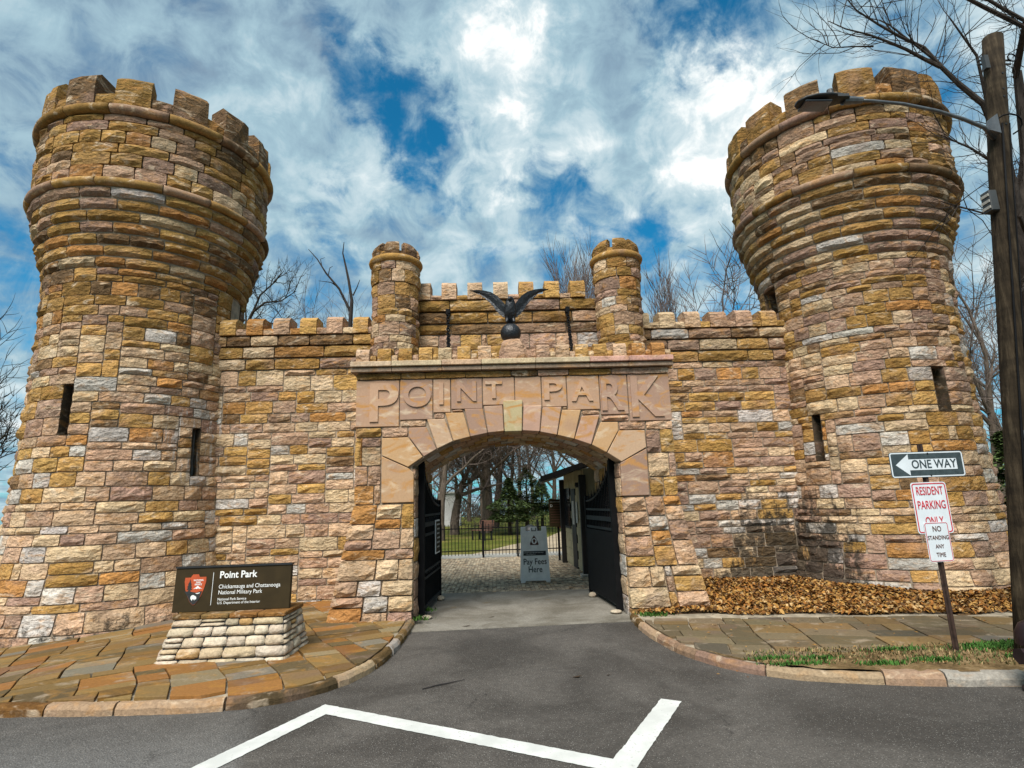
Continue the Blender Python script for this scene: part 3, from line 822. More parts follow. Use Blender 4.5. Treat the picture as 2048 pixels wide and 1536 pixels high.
# ---------------------------------------------------------------- gatehouse
FY = 8.62
gate = thing('gatehouse', 'stone gatehouse with segmental arch and raised POINT PARK letters', 'gatehouse', (.3, FY, 0))
rn = random.Random(77)
def wall_z(z): return FY - .13 * max(0, (1.68 - z) / 1.68)
AX, AZ, AR = .30, .13, 2.57
def arch_z(x):
    d = AR * AR - (x - AX) ** 2
    return AZ + math.sqrt(d) if d > 0 else 0
def pier(xin, sgn, xo_top, flare):
    def mp(u, z, d):
        wd = abs(xo_top - xin) + flare * max(0, (1.68 - z) / 1.68)
        return (xin + sgn * (u / 1.0) * wd, wall_z(z) - d, z)
    wtop = abs(xo_top - xin)
    cu = .1; nu = 10; cz = .0715; zb = -.02
    nz = int(round((1.67 - zb) / cz)); cz = (1.67 - zb) / nz
    for (i, j, w, h) in ashlar(nu, nz, rn, hs=((2, 1), (3, 4), (4, 3), (5, 1)), wr=(3, 5)):
        m2 = mp if sgn > 0 else (lambda u, z, d: mp(1.0 - u, z, d))
        put('stone', stone(m2, i * cu, (i + w) * cu, zb + j * cz, zb + (j + h) * cz, rn, pick(rn, 'low'), proud=.06, back=.16, pillow=.012), MS['stone'], gate)
    # reveal stones lining the passage side
    z = zb; k = 0
    while z < 2.18:
        h = rn.uniform(.22, .34); 
        if 2.18 - (z + h) < .15: h = 2.18 - z
        y = FY + (.02)
        m3 = (lambda u, z_, d: (xin - d * sgn, u, z_))
        while y < 10.85:
            w = rn.uniform(.35, .6)
            if 10.9 - (y + w) < .2: w = 10.9 - y
            a = stone(m3 if sgn < 0 else (lambda u, z_, d: (xin - d * sgn, u, z_)), y, y + w, z, z + h, rn, pick(rn, 'low'), proud=.025, back=.05)
            if sgn < 0: a.f = [q[::-1] for q in a.f]
            a.f = [q[::-1] for q in a.f]
            put('passage_stone', a, MS['stone'], gate)
            y += w
        z += h
    x0, x1 = sorted((xin + sgn * .035, xo_top - sgn * .03))
    core = M().box(x0, x1, FY + .02, 10.9, -.3, 3.62)
    xo = xo_top + sgn * (flare - .06)
    a0, a1 = sorted((xin + sgn * .035, xo)); b0, b1 = sorted((xin + sgn * .035, xo_top - sgn * .03))
    core.add([(a0, FY - .10, -.3), (a1, FY - .10, -.3), (a1, FY + .9, -.3), (a0, FY + .9, -.3), (b0, FY + .015, 1.68), (b1, FY + .015, 1.68), (b1, FY + .9, 1.68), (b0, FY + .9, 1.68)],
             [(0, 3, 2, 1), (4, 5, 6, 7), (0, 1, 5, 4), (1, 2, 6, 5), (2, 3, 7, 6), (3, 0, 4, 7)])
    return core
core = pier(-1.215, -1, -2.10, .33)
core.join(pier(1.845, 1, 2.70, .32))
ns = 20
xs = [-1.25 + (3.13) * i / ns for i in range(ns + 1)]
for a, c_ in zip(xs[:-1], xs[1:]):
    za, zc = max(2.1, arch_z(a)) + .03, max(2.1, arch_z(c_)) + .03
    core.add([(a, FY + .02, za), (c_, FY + .02, zc), (c_, 10.9, zc), (a, 10.9, za), (a, FY + .02, 3.62), (c_, FY + .02, 3.62), (c_, 10.9, 3.62), (a, 10.9, 3.62)],
             [(0, 3, 2, 1), (4, 5, 6, 7), (0, 1, 5, 4), (2, 3, 7, 6)])
put('wall_core', core, MS['mortar'], gate)
# columns of stones beside the arch blocks
def fill(x0, x1, z0, z1, hs=((3, 2), (4, 3), (5, 2)), wr=(3, 5), kind='mid', cu=.1, cz=.07, proud=.045):
    nu = max(1, int(round((x1 - x0) / cu))); nz = max(1, int(round((z1 - z0) / cz)))
    cu = (x1 - x0) / nu; cz = (z1 - z0) / nz
    mp = lambda u, z, d: (x0 + u, FY - d, z)
    for (i, j, w, h) in ashlar(nu, nz, rn, hs=hs, wr=wr):
        put('stone', stone(mp, i * cu, (i + w) * cu, z0 + j * cz, z0 + (j + h) * cz, rn, pick(rn, kind), proud=proud), MS['stone'], gate)
fill(-2.10, -1.71, 1.67, 2.65, wr=(2, 4)); fill(-2.10, -1.31, 2.65, 2.80, hs=((2, 1),), wr=(3, 6))
fill(2.275, 2.70, 1.67, 2.665, wr=(2, 4)); fill(1.87, 2.70, 2.665, 2.795, hs=((2, 1),), wr=(3, 5))
for a in ((-1.44, -1.045, 2.80, 2.90), (-.93, -.765, 2.915, 3.0), (-.66, -.475, 3.003, 3.045), (1.32, 1.60, 2.915, 2.985), (1.61, 2.04, 2.80, 2.90), (1.02, 1.11, 3.005, 3.04)):
    put('stone', stone(lambda u, z, d: (u, FY - d, z), *a, rn, pick(rn, 'mid'), proud=.03, nz=2), MS['stone'], gate)
VOU = [('impost_block', [(-1.705, 2.377), (-1.303, 2.189), (-1.215, 2.111), (-1.215, 1.675), (-1.70, 1.675)]), ('springer', [(-1.709, 2.641), (-1.306, 2.646), (-1.08, 2.337), (-1.303, 2.189), (-1.705, 2.377)]),
 ('voussoir', [(-1.304, 2.788), (-1.038, 2.792), (-0.878, 2.447), (-1.072, 2.336), (-1.303, 2.646)]), ('voussoir', [(-1.033, 2.907), (-0.759, 2.911), (-0.636, 2.558), (-0.878, 2.447)]),
 ('voussoir', [(-0.758, 3.0), (-0.475, 2.999), (-0.378, 2.617), (-0.636, 2.558)]), ('voussoir', [(-0.466, 3.052), (-0.182, 3.053), (-0.118, 2.665), (-0.378, 2.617)]),
 ('voussoir', [(-0.172, 3.087), (0.119, 3.094), (0.131, 2.688), (-0.116, 2.669)]), ('keystone', [(0.121, 3.16), (0.425, 3.167), (0.400, 2.676), (0.134, 2.676)]), ('voussoir', [(0.43, 3.08), (0.714, 3.079), (0.669, 2.668), (0.403, 2.689)]),
 ('voussoir', [(0.723, 3.049), (1.018, 3.049), (0.926, 2.607), (0.672, 2.662)]), ('voussoir', [(1.019, 3.003), (1.311, 2.995), (1.183, 2.54), (0.930, 2.607)]), ('voussoir', [(1.313, 2.899), (1.593, 2.911), (1.434, 2.447), (1.183, 2.54)]),
 ('voussoir', [(1.594, 2.796), (1.865, 2.792), (1.864, 2.664), (1.657, 2.323), (1.439, 2.447)]), ('springer', [(1.864, 2.664), (2.267, 2.657), (2.274, 2.393), (1.871, 2.18), (1.66, 2.323)]), ('impost_block', [(2.273, 2.388), (2.265, 1.675), (1.845, 1.675), (1.850, 2.177)])]
for nm, poly in VOU:
    cx_ = sum(p[0] for p in poly) / len(poly); cz_ = sum(p[1] for p in poly) / len(poly)
    k = 1 - .008 / .25
    poly = [(cx_ + (x - cx_) * k, cz_ + (z - cz_) * k) for x, z in poly]
    yf = FY - (.055 if nm == 'keystone' else .028)
    col = pick(rn, 'smooth') if rn.random() < .75 else (.47, .29, .15)
    if nm == 'keystone': col = (.42, .34, .19)
    put(nm, M().prism(poly, yf, FY + .36, col), MS['dressed'], gate, bevel=.008)
# soffit stones of the vault
rows = 5; na = 15
a0 = math.atan2(2.12 - AZ, -1.22 - AX); a1 = math.atan2(2.12 - AZ, 1.85 - AX)
for r_ in range(rows):
    y0 = FY + .36 + (10.9 - FY - .36) * r_ / rows; y1 = FY + .36 + (10.9 - FY - .36) * (r_ + 1) / rows
    sh = .5 if r_ % 2 else 0
    for k in range(na + 1):
        t0 = a0 + (a1 - a0) * max(0, (k - sh)) / na; t1 = a0 + (a1 - a0) * min(na, (k + 1 - sh)) / na
        if abs(t1 - t0) < .02: continue
        g = .003; rr = AR + rn.uniform(-.012, .008)
        vs_ = []
        for (tt) in (t0 - g, (t0 + t1) / 2, t1 + g):
            for rad in (rr, AR + .07):
                for y in (y0 + .006, y1 - .006): vs_.append((AX + rad * math.cos(tt), y, AZ + rad * math.sin(tt)))
        fs = []
        for s in range(2):
            o_ = s * 4
            fs += [(o_, o_ + 1, o_ + 5, o_ + 4), (o_ + 2, o_ + 6, o_ + 7, o_ + 3), (o_, o_ + 4, o_ + 6, o_ + 2), (o_ + 1, o_ + 3, o_ + 7, o_ + 5)]
        fs += [(0, 2, 3, 1), (8, 9, 11, 10)]
        put('vault_stone', M().add(vs_, fs, pick(rn, 'low')), MS['stone'], gate)
# letter panels
PAN = [('P', -2.10, -1.447, 2.81), ('O', -1.44, -.942, 2.905), ('I', -.935, -.672, 3.005), ('N', -.665, -.188, 3.05), ('T', -.181, .305, 3.10), ('', .312, .715, 3.055), ('P', .722, 1.103, 3.05), ('A', 1.11, 1.607, 2.995), ('R', 1.614, 2.043, 2.91), ('K', 2.05, 2.70, 2.80)]
LET = {0: (-1.89, 2.885, -1.46, 3.475), 1: (-1.385, 3.095, -.965, 3.475), 2: (-.845, 3.125, -.78, 3.46), 3: (-.575, 3.165, -.28, 3.47), 4: (-.14, 3.20, .115, 3.465), 6: (.755, 3.155, 1.035, 3.465), 7: (1.175, 3.125, 1.505, 3.445), 8: (1.635, 2.97, 1.975, 3.47), 9: (2.09, 2.86, 2.585, 3.49)}
def glyph(ch, body_off=.020):
    cu_ = bpy.data.curves.new('letter', 'FONT')
    cu_.body = ch; cu_.size = 1; cu_.extrude = .02; cu_.offset = body_off
    cu_.resolution_u = 6
    o = bpy.data.objects.new('letter', cu_)
    COLL.objects.link(o)
    dg = bpy.context.evaluated_depsgraph_get(); dg.update()
    me = bpy.data.meshes.new_from_object(o.evaluated_get(dg))
    bpy.data.objects.remove(o)
    return me
for k, (ch, x0, x1, z0) in enumerate(PAN):
    col = pick(rn, 'smooth'); col = tuple(a * .95 for a in (MAUVE if k in (1, 3, 8, 9) else ROSE))
    pn = put('letter_panel', M().prism([(x0 + .003, z0), (x1 - .003, z0), (x1 - .003, 3.525), (x0 + .003, 3.525)], FY - .012, FY + .2, col), MS['dressed'], gate, bevel=.006)
    if ch:
        me = glyph(ch)
        vs0 = np.array([v.co[:] for v in me.vertices]); mn, mx = vs0.min(0), vs0.max(0)
        lx0, lz0, lx1, lz1 = LET[k]
        V = []
        for v in vs0:
            V.append((lx0 + (v[0] - mn[0]) / (mx[0] - mn[0]) * (lx1 - lx0), FY - .012 - .022 * (v[2] - mn[2]) / (mx[2] - mn[2]) , lz0 + (v[1] - mn[1]) / (mx[1] - mn[1]) * (lz1 - lz0)))
        put('letter', M().add(V, [tuple(p.vertices) for p in me.polygons], tuple(a * 1.12 for a in col)), MS['dressed'], pn)
# frieze strip, cornice slabs
u = -2.10
while u < 2.69:
    w = rn.uniform(.35, .75)
    if 2.70 - (u + w) < .25: w = 2.70 - u
    put('frieze_stone', stone(lambda a, z, d: (a, FY - .03 - d, z), u, u + w, 3.53, 3.625, rn, pick(rn, 'band' if rn.random() < .6 else 'mid'), proud=.015, nz=2, gap=.004), MS['stone'], gate); u += w
u = -2.17
for w in (.62, .76, .60, .83, .83, .60, .70):
    w = w if u + w < 2.72 else 2.76 - u
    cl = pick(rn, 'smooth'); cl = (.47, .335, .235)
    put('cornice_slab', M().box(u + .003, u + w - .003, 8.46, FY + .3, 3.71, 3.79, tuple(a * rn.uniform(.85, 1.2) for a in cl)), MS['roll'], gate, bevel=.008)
    put('cornice_bed_stone', M().box(u + .003, u + w - .003, 8.50, FY + .3, 3.635, 3.698, tuple(a * .6 for a in cl)), MS['roll'], gate, bevel=.005)  # bed course tinted darker than the slab, its overhang shadow painted in
    u += w
put('roof_slab', M().box(-2.12, 2.72, FY + .31, 10.38, 3.60, 3.74), MS['mortar'], gate)
for c_ in (237, 350, 461, 568, 671, 772, 881, 1194, 1299, 1402, 1502, 1607, 1708, 1815):
    x = -2.67 + .002876 * c_
    merlon_box(gate, x - .105, x + .095, 8.52, 3.79, 4.015 + rn.uniform(-.01, .01), .26, .05, rn, pick(rn, 'merlon'))
    merlon_box(gate, x + .10, x + .19, 8.55, 3.79, 3.90, .2, .01, rn, pick(rn, 'merlon'), 'parapet_stone')
# domed pedestal stone
mm = M(); vs_ = []; rings = 7; seg = 14
for i in range(rings + 1):
    ph = math.pi / 2 * i / rings
    for j in range(seg):
        th = 2 * math.pi * j / seg
        e = 1 + rn.uniform(-.05, .06) * (0 < i < rings)
        c_, s_ = math.cos(th), math.sin(th)
        sq = (abs(c_) ** 3 + abs(s_) ** 3) ** (-1 / 3) * .9
        vs_.append((.305 + .255 * sq * c_ * (math.cos(ph) ** .55 if i < rings else 0.0) * e, 8.78 + .24 * sq * s_ * (math.cos(ph) ** .55 if i < rings else 0) * e, 3.79 + .37 * math.sin(ph) ** .9 * e if i < rings else 4.15))
fs = [(i * seg + j, i * seg + (j + 1) % seg, (i + 1) * seg + (j + 1) % seg, (i + 1) * seg + j) for i in range(rings) for j in range(seg)]
put('pedestal_stone', mm.add(vs_, fs, ROSE), MS['stone'], gate)
# upper wall
mp = lambda u, z, d: (u, CY - .02 - d, z)
nu = 34; nzu = 13
for (i, j, w, h) in ashlar(nu, nzu, rn, hs=((2, 3), (3, 3), (4, 2)), wr=(3, 6)):
    put('upper_wall_stone', stone(mp, -1.42 + i * .1, -1.42 + (i + w) * .1, 3.80 + j * .0725, 3.80 + (j + h) * .0725, rn, pick(rn, 'mid'), proud=.04), MS['stone'], gate)
string_courses(gate, rn, -1.42, 2.02, [(4.755, 4.94, .03), (4.96, 5.165, .06), (5.185, 5.395, .10)], CY, 'high', (.5, 1.1))
put('upper_wall_core', M().box(-1.44, 2.04, CY + .005, CY + .6, 3.6, 5.395), MS['mortar'], gate)
for k in range(7):
    x = -1.46 + k * .487 + .02
    merlon_box(gate, x, x + .275, CY - .15, 5.41, 5.765, .42, .09, rn, pick(rn, 'merlon'))
    if k < 6: merlon_box(gate, x + .281, x + .481, CY - .12, 5.41, 5.50, .36, .02, rn, pick(rn, 'merlon'), 'parapet_stone')
# little round turrets
def turret(cx, cy, seed):
    rn = random.Random(seed)
    tr = node_part('turret', gate, (cx, cy, 3.75))
    rr = .405; A0 = R(-200); U = R(220) * rr
    z = 3.72
    while z < 5.92:
        h = rn.choice((.13, .17, .21, .24)); 
        if 5.95 - (z + h) < .12: h = 5.95 - z
        ru = rr + .05 * max(0, (4.3 - z) / .5) if z < 4.3 else rr
        if z + h > 5.7: ru = rr + .02
        mp = lambda u, z_, d, ru=ru: (cx + (ru + d) * math.cos(A0 + u / rr), cy + (ru + d) * math.sin(A0 + u / rr), z_)
        u = -rn.uniform(0, .25)
        while u < U:
            w = rn.uniform(.22, .42)
            put('stone', stone(mp, u, u + w, z, z + h, rn, pick(rn, 'high' if rn.random() < .7 else 'mid'), proud=.03, nu=3, pillow=.006, gap=.006, back=.06), MS['stone'], tr); u += w
        z += h
    ring = M().lathe([(rr - .05, 5.93), (rr + .03, 5.93), (rr + .075, 5.96), (rr + .088, 6.0), (rr + .075, 6.04), (rr + .03, 6.07), (rr - .05, 6.07)], cx, cy, 28, OCHRE)
    put('roll_moulding', ring, MS['roll'], tr, smooth=True)
    put('core', M().lathe([(rr - .01, 3.6), (rr - .01, 6.1), (.01, 6.1)], cx, cy, 20), MS['mortar'], tr)
    for k in range(7):
        a = R(-90) + (k - .36) * 2 * math.pi / 7
        mm = M(); vs_ = []
        for i in range(4):
            aa = a + i / 3 * 2 * math.pi / 7 * .70
            e = rn.uniform(0, .015)
            for r_, z_ in ((rr + .015, 6.07), (rr + .03 + e, 6.18), (rr + .015, 6.25), (rr - .06, 6.335), (rr - .17, 6.335), (rr - .17, 6.07)):
                vs_.append((cx + r_ * math.cos(aa), cy + r_ * math.sin(aa), z_))
        fs = [(i * 6 + j, (i + 1) * 6 + j, (i + 1) * 6 + (j + 1) % 6, i * 6 + (j + 1) % 6) for i in range(3) for j in range(6)] + [tuple(range(6)), tuple(18 + j for j in range(5, -1, -1))]
        put('merlon', mm.add(vs_, fs, pick(rn, 'cap')), MS['stone'], tr)
        a2 = a + 2 * math.pi / 7 * .70; a3 = a + 2 * math.pi / 7
        mm = M(); vs_ = []
        for aa in (a2, a3):
            for r_, z_ in ((rr, 6.07), (rr, 6.14), (rr - .15, 6.14), (rr - .15, 6.07)): vs_.append((cx + r_ * math.cos(aa), cy + r_ * math.sin(aa), z_))
        put('parapet_stone', mm.add(vs_, [(j, 4 + j, 4 + (j + 1) % 4, (j + 1) % 4) for j in range(4)], pick(rn, 'cap')), MS['stone'], tr)
turret(-1.775, 10.05, 5); turret(2.335, 10.05, 6)
# ---------------------------------------------------------------- eagle, chains
eg = thing('eagle_statue', 'black metal eagle with raised wings perched on a globe above the arch', 'statue', (.28, 8.80, 4.12))
gl = M().lathe([(.001, -.165)] + [(.165 * math.cos(a), .165 * math.sin(a)) for a in [R(x) for x in range(-75, 90, 15)]] + [(.001, .165)], 0, 0, 24)
gl.v = [(x + .28, y + 8.80, z + 4.28) for x, y, z in gl.v]
put('globe', gl, MS['bronze'], eg, smooth=True)
def skinned(name, verts, edges, radii, mat_, parent, sub=2, root_i=0):
    me = bpy.data.meshes.new(name)
    me.from_pydata(verts, edges, [])
    o = bpy.data.objects.new(name, me); COLL.objects.link(o)
    sk = o.modifiers.new('s', 'SKIN'); o.modifiers.new('d', 'SUBSURF').levels = sub
    for i, r_ in enumerate(radii):
        q = me.skin_vertices[0].data[i]; q.radius = r_ if hasattr(r_, '__len__') else (r_, r_); q.use_root = i == root_i
    dg = bpy.context.evaluated_depsgraph_get(); dg.update()
    me2 = bpy.data.meshes.new_from_object(o.evaluated_get(dg))
    mm = M().add([tuple(v.co) for v in me2.vertices], [tuple(p.vertices) for p in me2.polygons], (.1, .1, .1))
    bpy.data.objects.remove(o)
    return put(name, mm, mat_, parent, smooth=True)
X0, Y0 = .28, 8.80
sv = [(X0, Y0 + .02, 4.56), (X0, Y0 - .01, 4.66), (X0 + .005, Y0 - .04, 4.76), (X0 + .01, Y0 - .075, 4.83), (X0 + .0, Y0 - .115, 4.835), (X0 - .02, Y0 - .155, 4.80),
      (X0 - .05, Y0 - .01, 4.52), (X0 - .06, Y0 - .05, 4.45), (X0 + .05, Y0 - .01, 4.52), (X0 + .06, Y0 - .05, 4.45), (X0, Y0 + .06, 4.46), (X0 - .03, Y0 + .09, 4.36)]
se = [(0, 1), (1, 2), (2, 3), (3, 4), (4, 5), (0, 6), (6, 7), (0, 8), (8, 9), (0, 10), (10, 11)]
skinned('body', sv, se, [(.082, .085), (.104, .105), (.094, .095), (.062, .062), (.042, .04), (.012, .014), (.038, .038), (.02, .02), (.038, .038), (.02, .02), (.05, .03), (.055, .015)], MS['bronze'], eg)
for s in (-1, 1):
    # a wing: loft from shoulder to tip with stepped trailing feathers
    lead = [(.035, .0, 4.70), (.10, .02, 4.80), (.19, .05, 4.925), (.30, .08, 5.01), (.42, .11, 5.055), (.53, .13, 5.075), (.655, .15, 5.075)]
    trail = [(.04, .03, 4.56), (.12, .05, 4.57), (.20, .07, 4.66), (.29, .10, 4.80), (.38, .12, 4.90), (.47, .14, 4.985), (.65, .15, 5.07)]
    mm = M(); vs_ = []; N = 24
    def ip(L, t):
        k = min(int(t * (len(L) - 1)), len(L) - 2); f = t * (len(L) - 1) - k
        return [L[k][q] + (L[k + 1][q] - L[k][q]) * f for q in range(3)]
    for i in range(N + 1):
        t_ = i / N
        a, b_ = ip(lead, t_), ip(trail, t_)
        ser = .030 * ((i % 3) / 2 - .3) * (1 - t_ * .6)
        b_[2] += ser; b_[0] += ser * .4
        th_ = .018 * (1 - t_ * .75)
        for k, w_ in enumerate((0, .35, .7, 1.0)):
            p = [a[q] + (b_[q] - a[q]) * w_ for q in range(3)]
            for side in (-1, 1):
                tt = th_ * (1 - w_ * .7) * side
                vs_.append((X0 + s * p[0], Y0 + p[1] + tt + (.012 if k == 2 else 0), p[2]))
    fs = []
    for i in range(N):
        o_ = i * 8; n_ = o_ + 8
        for k in range(3):
            fs.append((o_ + 2 * k, o_ + 2 * k + 2, n_ + 2 * k + 2, n_ + 2 * k)); fs.append((o_ + 2 * k + 1, n_ + 2 * k + 1, n_ + 2 * k + 3, o_ + 2 * k + 3))
        fs.append((o_, n_, n_ + 1, o_ + 1)); fs.append((o_ + 6, o_ + 7, n_ + 7, n_ + 6))
    fs += [(0, 1, 3, 2), (2, 3, 5, 4), (4, 5, 7, 6)]
    put('wing', mm.add(vs_, fs), MS['bronze'], eg)
def chain(p0, p1, label):
    p0, p1 = Vector(p0), Vector(p1)
    root = thing('hanging_chain', label, 'chain', tuple(p1), group='iron chains hanging from the upper wall')
    d = p1 - p0; n = int(d.length / .082)
    dn = d.normalized(); a = dn.orthogonal().normalized(); b_ = dn.cross(a)
    put('bracket', M().box(p0.x - .04, p0.x + .04, p0.y - .06, p0.y + .1, p0.z - .04, p0.z + .05), MS['iron'], root, bevel=.005)
    for k in range(n):
        c = p0 + d * ((k + .5) / n) + Vector((0, 0, -.10 * math.sin(math.pi * (k + .5) / n)))
        s_ = a if k % 2 else b_
        pts = []
        for j in range(9):
            t_ = 2 * math.pi * j / 8
            pts.append(c + dn * math.cos(t_) * .062 + s_ * math.sin(t_) * .034)
        put('link', M().tube(pts, .0125, 5, cap=False), MS['iron'], root, smooth=True)
chain((-.83, 10.22, 5.14), (-.72, 8.95, 3.92), 'left of two black iron chains dropping from the wall behind the eagle')
chain((1.40, 10.22, 5.14), (1.255, 8.78, 3.84), 'right of two black iron chains, its lower end hanging between the cornice battlements')

# ---------------------------------------------------------------- iron gates
def gate_leaf(hx, hy, ex, ey, label):
    root = thing('iron_gate', label, 'gate', (hx, hy, 0.05), group='two iron gate leaves folded open against the passage')
    L = math.hypot(ex - hx, ey - hy); ux, uy = (ex - hx) / L, (ey - hy) / L
    def P_(u, z, d=0): return (hx + ux * u - uy * d, hy + uy * u + ux * d, z)
    def bar(name, u, z0, z1, w, d=None, mt='iron'):
        d = d or w
        m_ = M(); q = [(u - w / 2, -d / 2), (u + w / 2, -d / 2), (u + w / 2, d / 2), (u - w / 2, d / 2)]
        m_.add([P_(a, z0, b_) for a, b_ in q] + [P_(a, z1, b_) for a, b_ in q], [(0, 3, 2, 1), (4, 5, 6, 7), (0, 1, 5, 4), (1, 2, 6, 5), (2, 3, 7, 6), (3, 0, 4, 7)])
        return put(name, m_, MS[mt], root)
    bar('hinge_post', 0, .03, 2.30, .09)
    bar('end_stile', L, .03, 1.72, .06)
    def top(u): 
        k = u / L
        return 1.66 + .58 * (1 - k) ** 2.2
    n = 17
    for k in range(1, n):
        u = L * k / n
        bar('bar', u, .12, top(u) + (.05 if k % 2 else .0), .022)
        tp = M(); z = top(u) + (.05 if k % 2 else 0)
        tp.add([P_(u - .02, z, -.006), P_(u + .02, z, -.006), P_(u + .02, z, .006), P_(u - .02, z, .006), P_(u, z + .09, 0), P_(u, z - .03, 0)], [(0, 1, 4), (1, 2, 4), (2, 3, 4), (3, 0, 4), (1, 0, 5), (2, 1, 5), (3, 2, 5), (0, 3, 5)])
        put('spike', tp, MS['iron'], root)
    for z, h in ((.08, .06), (.52, .03), (.62, .03), (1.16, .04), (1.30, .07), (1.46, .035)):
        put('rail', M().add([P_(0, z, -.02), P_(L, z, -.02), P_(L, z, .02), P_(0, z, .02), P_(0, z + h, -.02), P_(L, z + h, -.02), P_(L, z + h, .02), P_(0, z + h, .02)], [(0, 3, 2, 1), (4, 5, 6, 7), (0, 1, 5, 4), (1, 2, 6, 5), (2, 3, 7, 6), (3, 0, 4, 7)]), MS['iron2'], root)
    put('top_rail', M().tube([P_(L * k / 14, top(L * k / 14) - .04) for k in range(15)], .022, 6), MS['iron2'], root)
    # sheet backing behind the lower bars, as thick plate
    put('kick_plate', M().add([P_(0, .1, .022), P_(L, .1, .022), P_(L, .1, .03), P_(0, .1, .03), P_(0, 1.14, .022), P_(L, 1.14, .022), P_(L, 1.14, .03), P_(0, 1.14, .03)], [(0, 3, 2, 1), (4, 5, 6, 7), (0, 1, 5, 4), (1, 2, 6, 5), (2, 3, 7, 6), (3, 0, 4, 7)]), MS['iron'], root)
    for k in range(int(L / .24)):
        u = .16 + k * .24
        for z0_, h_ in ((1.335, .11), (.57, .05)):
            pts = [P_(u + .045 * math.cos(t_), z0_ + .05 + h_ * .5 * math.sin(t_), -.012) for t_ in [2 * math.pi * j / 8 for j in range(9)]]
            put('scroll', M().tube(pts, .008, 4, cap=False), MS['iron2'], root)
    return root, P_, L
lg, LP, LL = gate_leaf(-1.155, 9.0, -1.07, 10.85, 'left iron gate leaf folded back, with a framed notice on it')
rg, RP, RL = gate_leaf(1.79, 9.0, 1.64, 10.75, 'right iron gate leaf folded back, without a notice')
nt = thing('notice_sign', 'small framed notice hanging on the left iron gate leaf', 'sign', LP(LL - .45, 1.0, -.05))
def lp_box(u0, u1, z0, z1, d0, d1, P_=LP):
    return M().add([P_(u0, z0, d0), P_(u1, z0, d0), P_(u1, z0, d1), P_(u0, z0, d1), P_(u0, z1, d0), P_(u1, z1, d0), P_(u1, z1, d1), P_(u0, z1, d1)], [(0, 3, 2, 1), (4, 5, 6, 7), (0, 1, 5, 4), (1, 2, 6, 5), (2, 3, 7, 6), (3, 0, 4, 7)])
MS['white'] = plain('white_paint', (.80, .80, .78), .5, var=.08)
MS['white_plastic'] = plain('white_plastic', (.80, .80, .79), .45, var=.06)
MS['brown_sign'] = plain('brown_sign_enamel', (.034, .023, .009), .7, spec=.15, var=.12)
MS['black'] = plain('black_paint', (.012, .012, .012), .5, var=.2)
MS['paper'] = plain('notice_paper', (.45, .44, .40), .7, var=.1)
SGN = -1 if LP(0, 0, 1)[0] < LP(0, 0, 0)[0] else 1
put('frame', lp_box(LL - .72, LL - .26, .82, 1.38, -.045, -.03), MS['white'], nt)
put('panel', lp_box(LL - .70, LL - .28, .845, 1.355, -.052, -.046), MS['brown_sign'], nt)
for k in range(6):
    put('text_line', lp_box(LL - .66 + (k % 2) * .04, LL - .32 - (k % 3) * .03, 1.29 - k * .075, 1.315 - k * .075, -.055, -.0525), MS['paper'], nt)
MS['rock'] = MS['stone']
for nm_, lab, x, y in (('door_stop_stone', 'pale rounded stone wedged against the free end of the left gate leaf', -1.02, 10.55), ('door_stop_stone', 'small brownish stone lying against the free end of the right gate leaf', 1.60, 10.35), ('loose_stone', 'flat golden stone lying at the foot of the left gate post', -1.08, 8.95), ('loose_stone', 'flat buff stone lying at the foot of the right gate post', 1.70, 8.85)):
    rq = random.Random(x)
    s_ = .07 if 'stop' in nm_ else .09
    mm = M().lathe([(.001, 0)] + [(s_ * math.cos(R(a)) * 1.0, s_ * (.55 + .65 * math.sin(R(a)))) for a in range(-60, 80, 22)] + [(.001, s_ * 1.15)], 0, 0, 10, (.45, .38, .28))
    mm.v = [(x + vx * rq.uniform(.85, 1.1), y + vy * rq.uniform(.85, 1.1), .004 + vz_ * (1 if 'stop' in nm_ else .5)) for vx, vy, vz_ in mm.v]
    tag(put(nm_, mm, MS['plinth'], smooth=True), lab, 'stone')

# ---------------------------------------------------------------- courtyard beyond the arch
rn = random.Random(9)
put('courtyard', M().box(-6, 6, 11.2, 18.25, -.2, -.010), MS['mortar'], kind='structure')
mm = M()
for i in range(76):
    for j in range(36):
        x = -2.8 + i * .082; y = 11.30 + j * .205 + (.1 if i % 2 else 0)
        if y > 18.2: continue
        z = .004 + rn.uniform(-.003, .003)
        k = rn.uniform(.7, 1.2); c_ = (.45 * k, .37 * k, .26 * k)
        b0, b1, g = .0385, .1, .003
        mm.add([(x - b0, y - b1, -.02), (x + b0, y - b1, -.02), (x + b0, y + b1, -.02), (x - b0, y + b1, -.02), (x - b0 + g, y - b1 + g, z), (x + b0 - g, y - b1 + g, z), (x + b0 - g, y + b1 - g, z), (x - b0 + g, y + b1 - g, z)],
               [(4, 5, 6, 7), (0, 1, 5, 4), (1, 2, 6, 5), (2, 3, 7, 6), (3, 0, 4, 7)], c_)
put('brick_paving', mm, MS['roll'], kind='stuff')
MS['concrete'] = plain('pale_concrete', (.33, .31, .27), .9, var=.15, vscale=2, bump=.003)
MS['path'] = plain('worn_path', (.34, .27, .18), .95, var=.2, vscale=1.5, bump=.004)
put('footpath', M().slab([(-9, 18.3), (9, 18.3), (9, 19.6), (-9, 19.6)], -.03, .0), MS['concrete'], kind='structure')
put('footpath', M().slab([(-.9, 19.55), (6.0, 19.55), (6.2, 34), (3.9, 34), (2.2, 27), (.4, 23)], -.03, -.004), MS['path'], kind='structure')
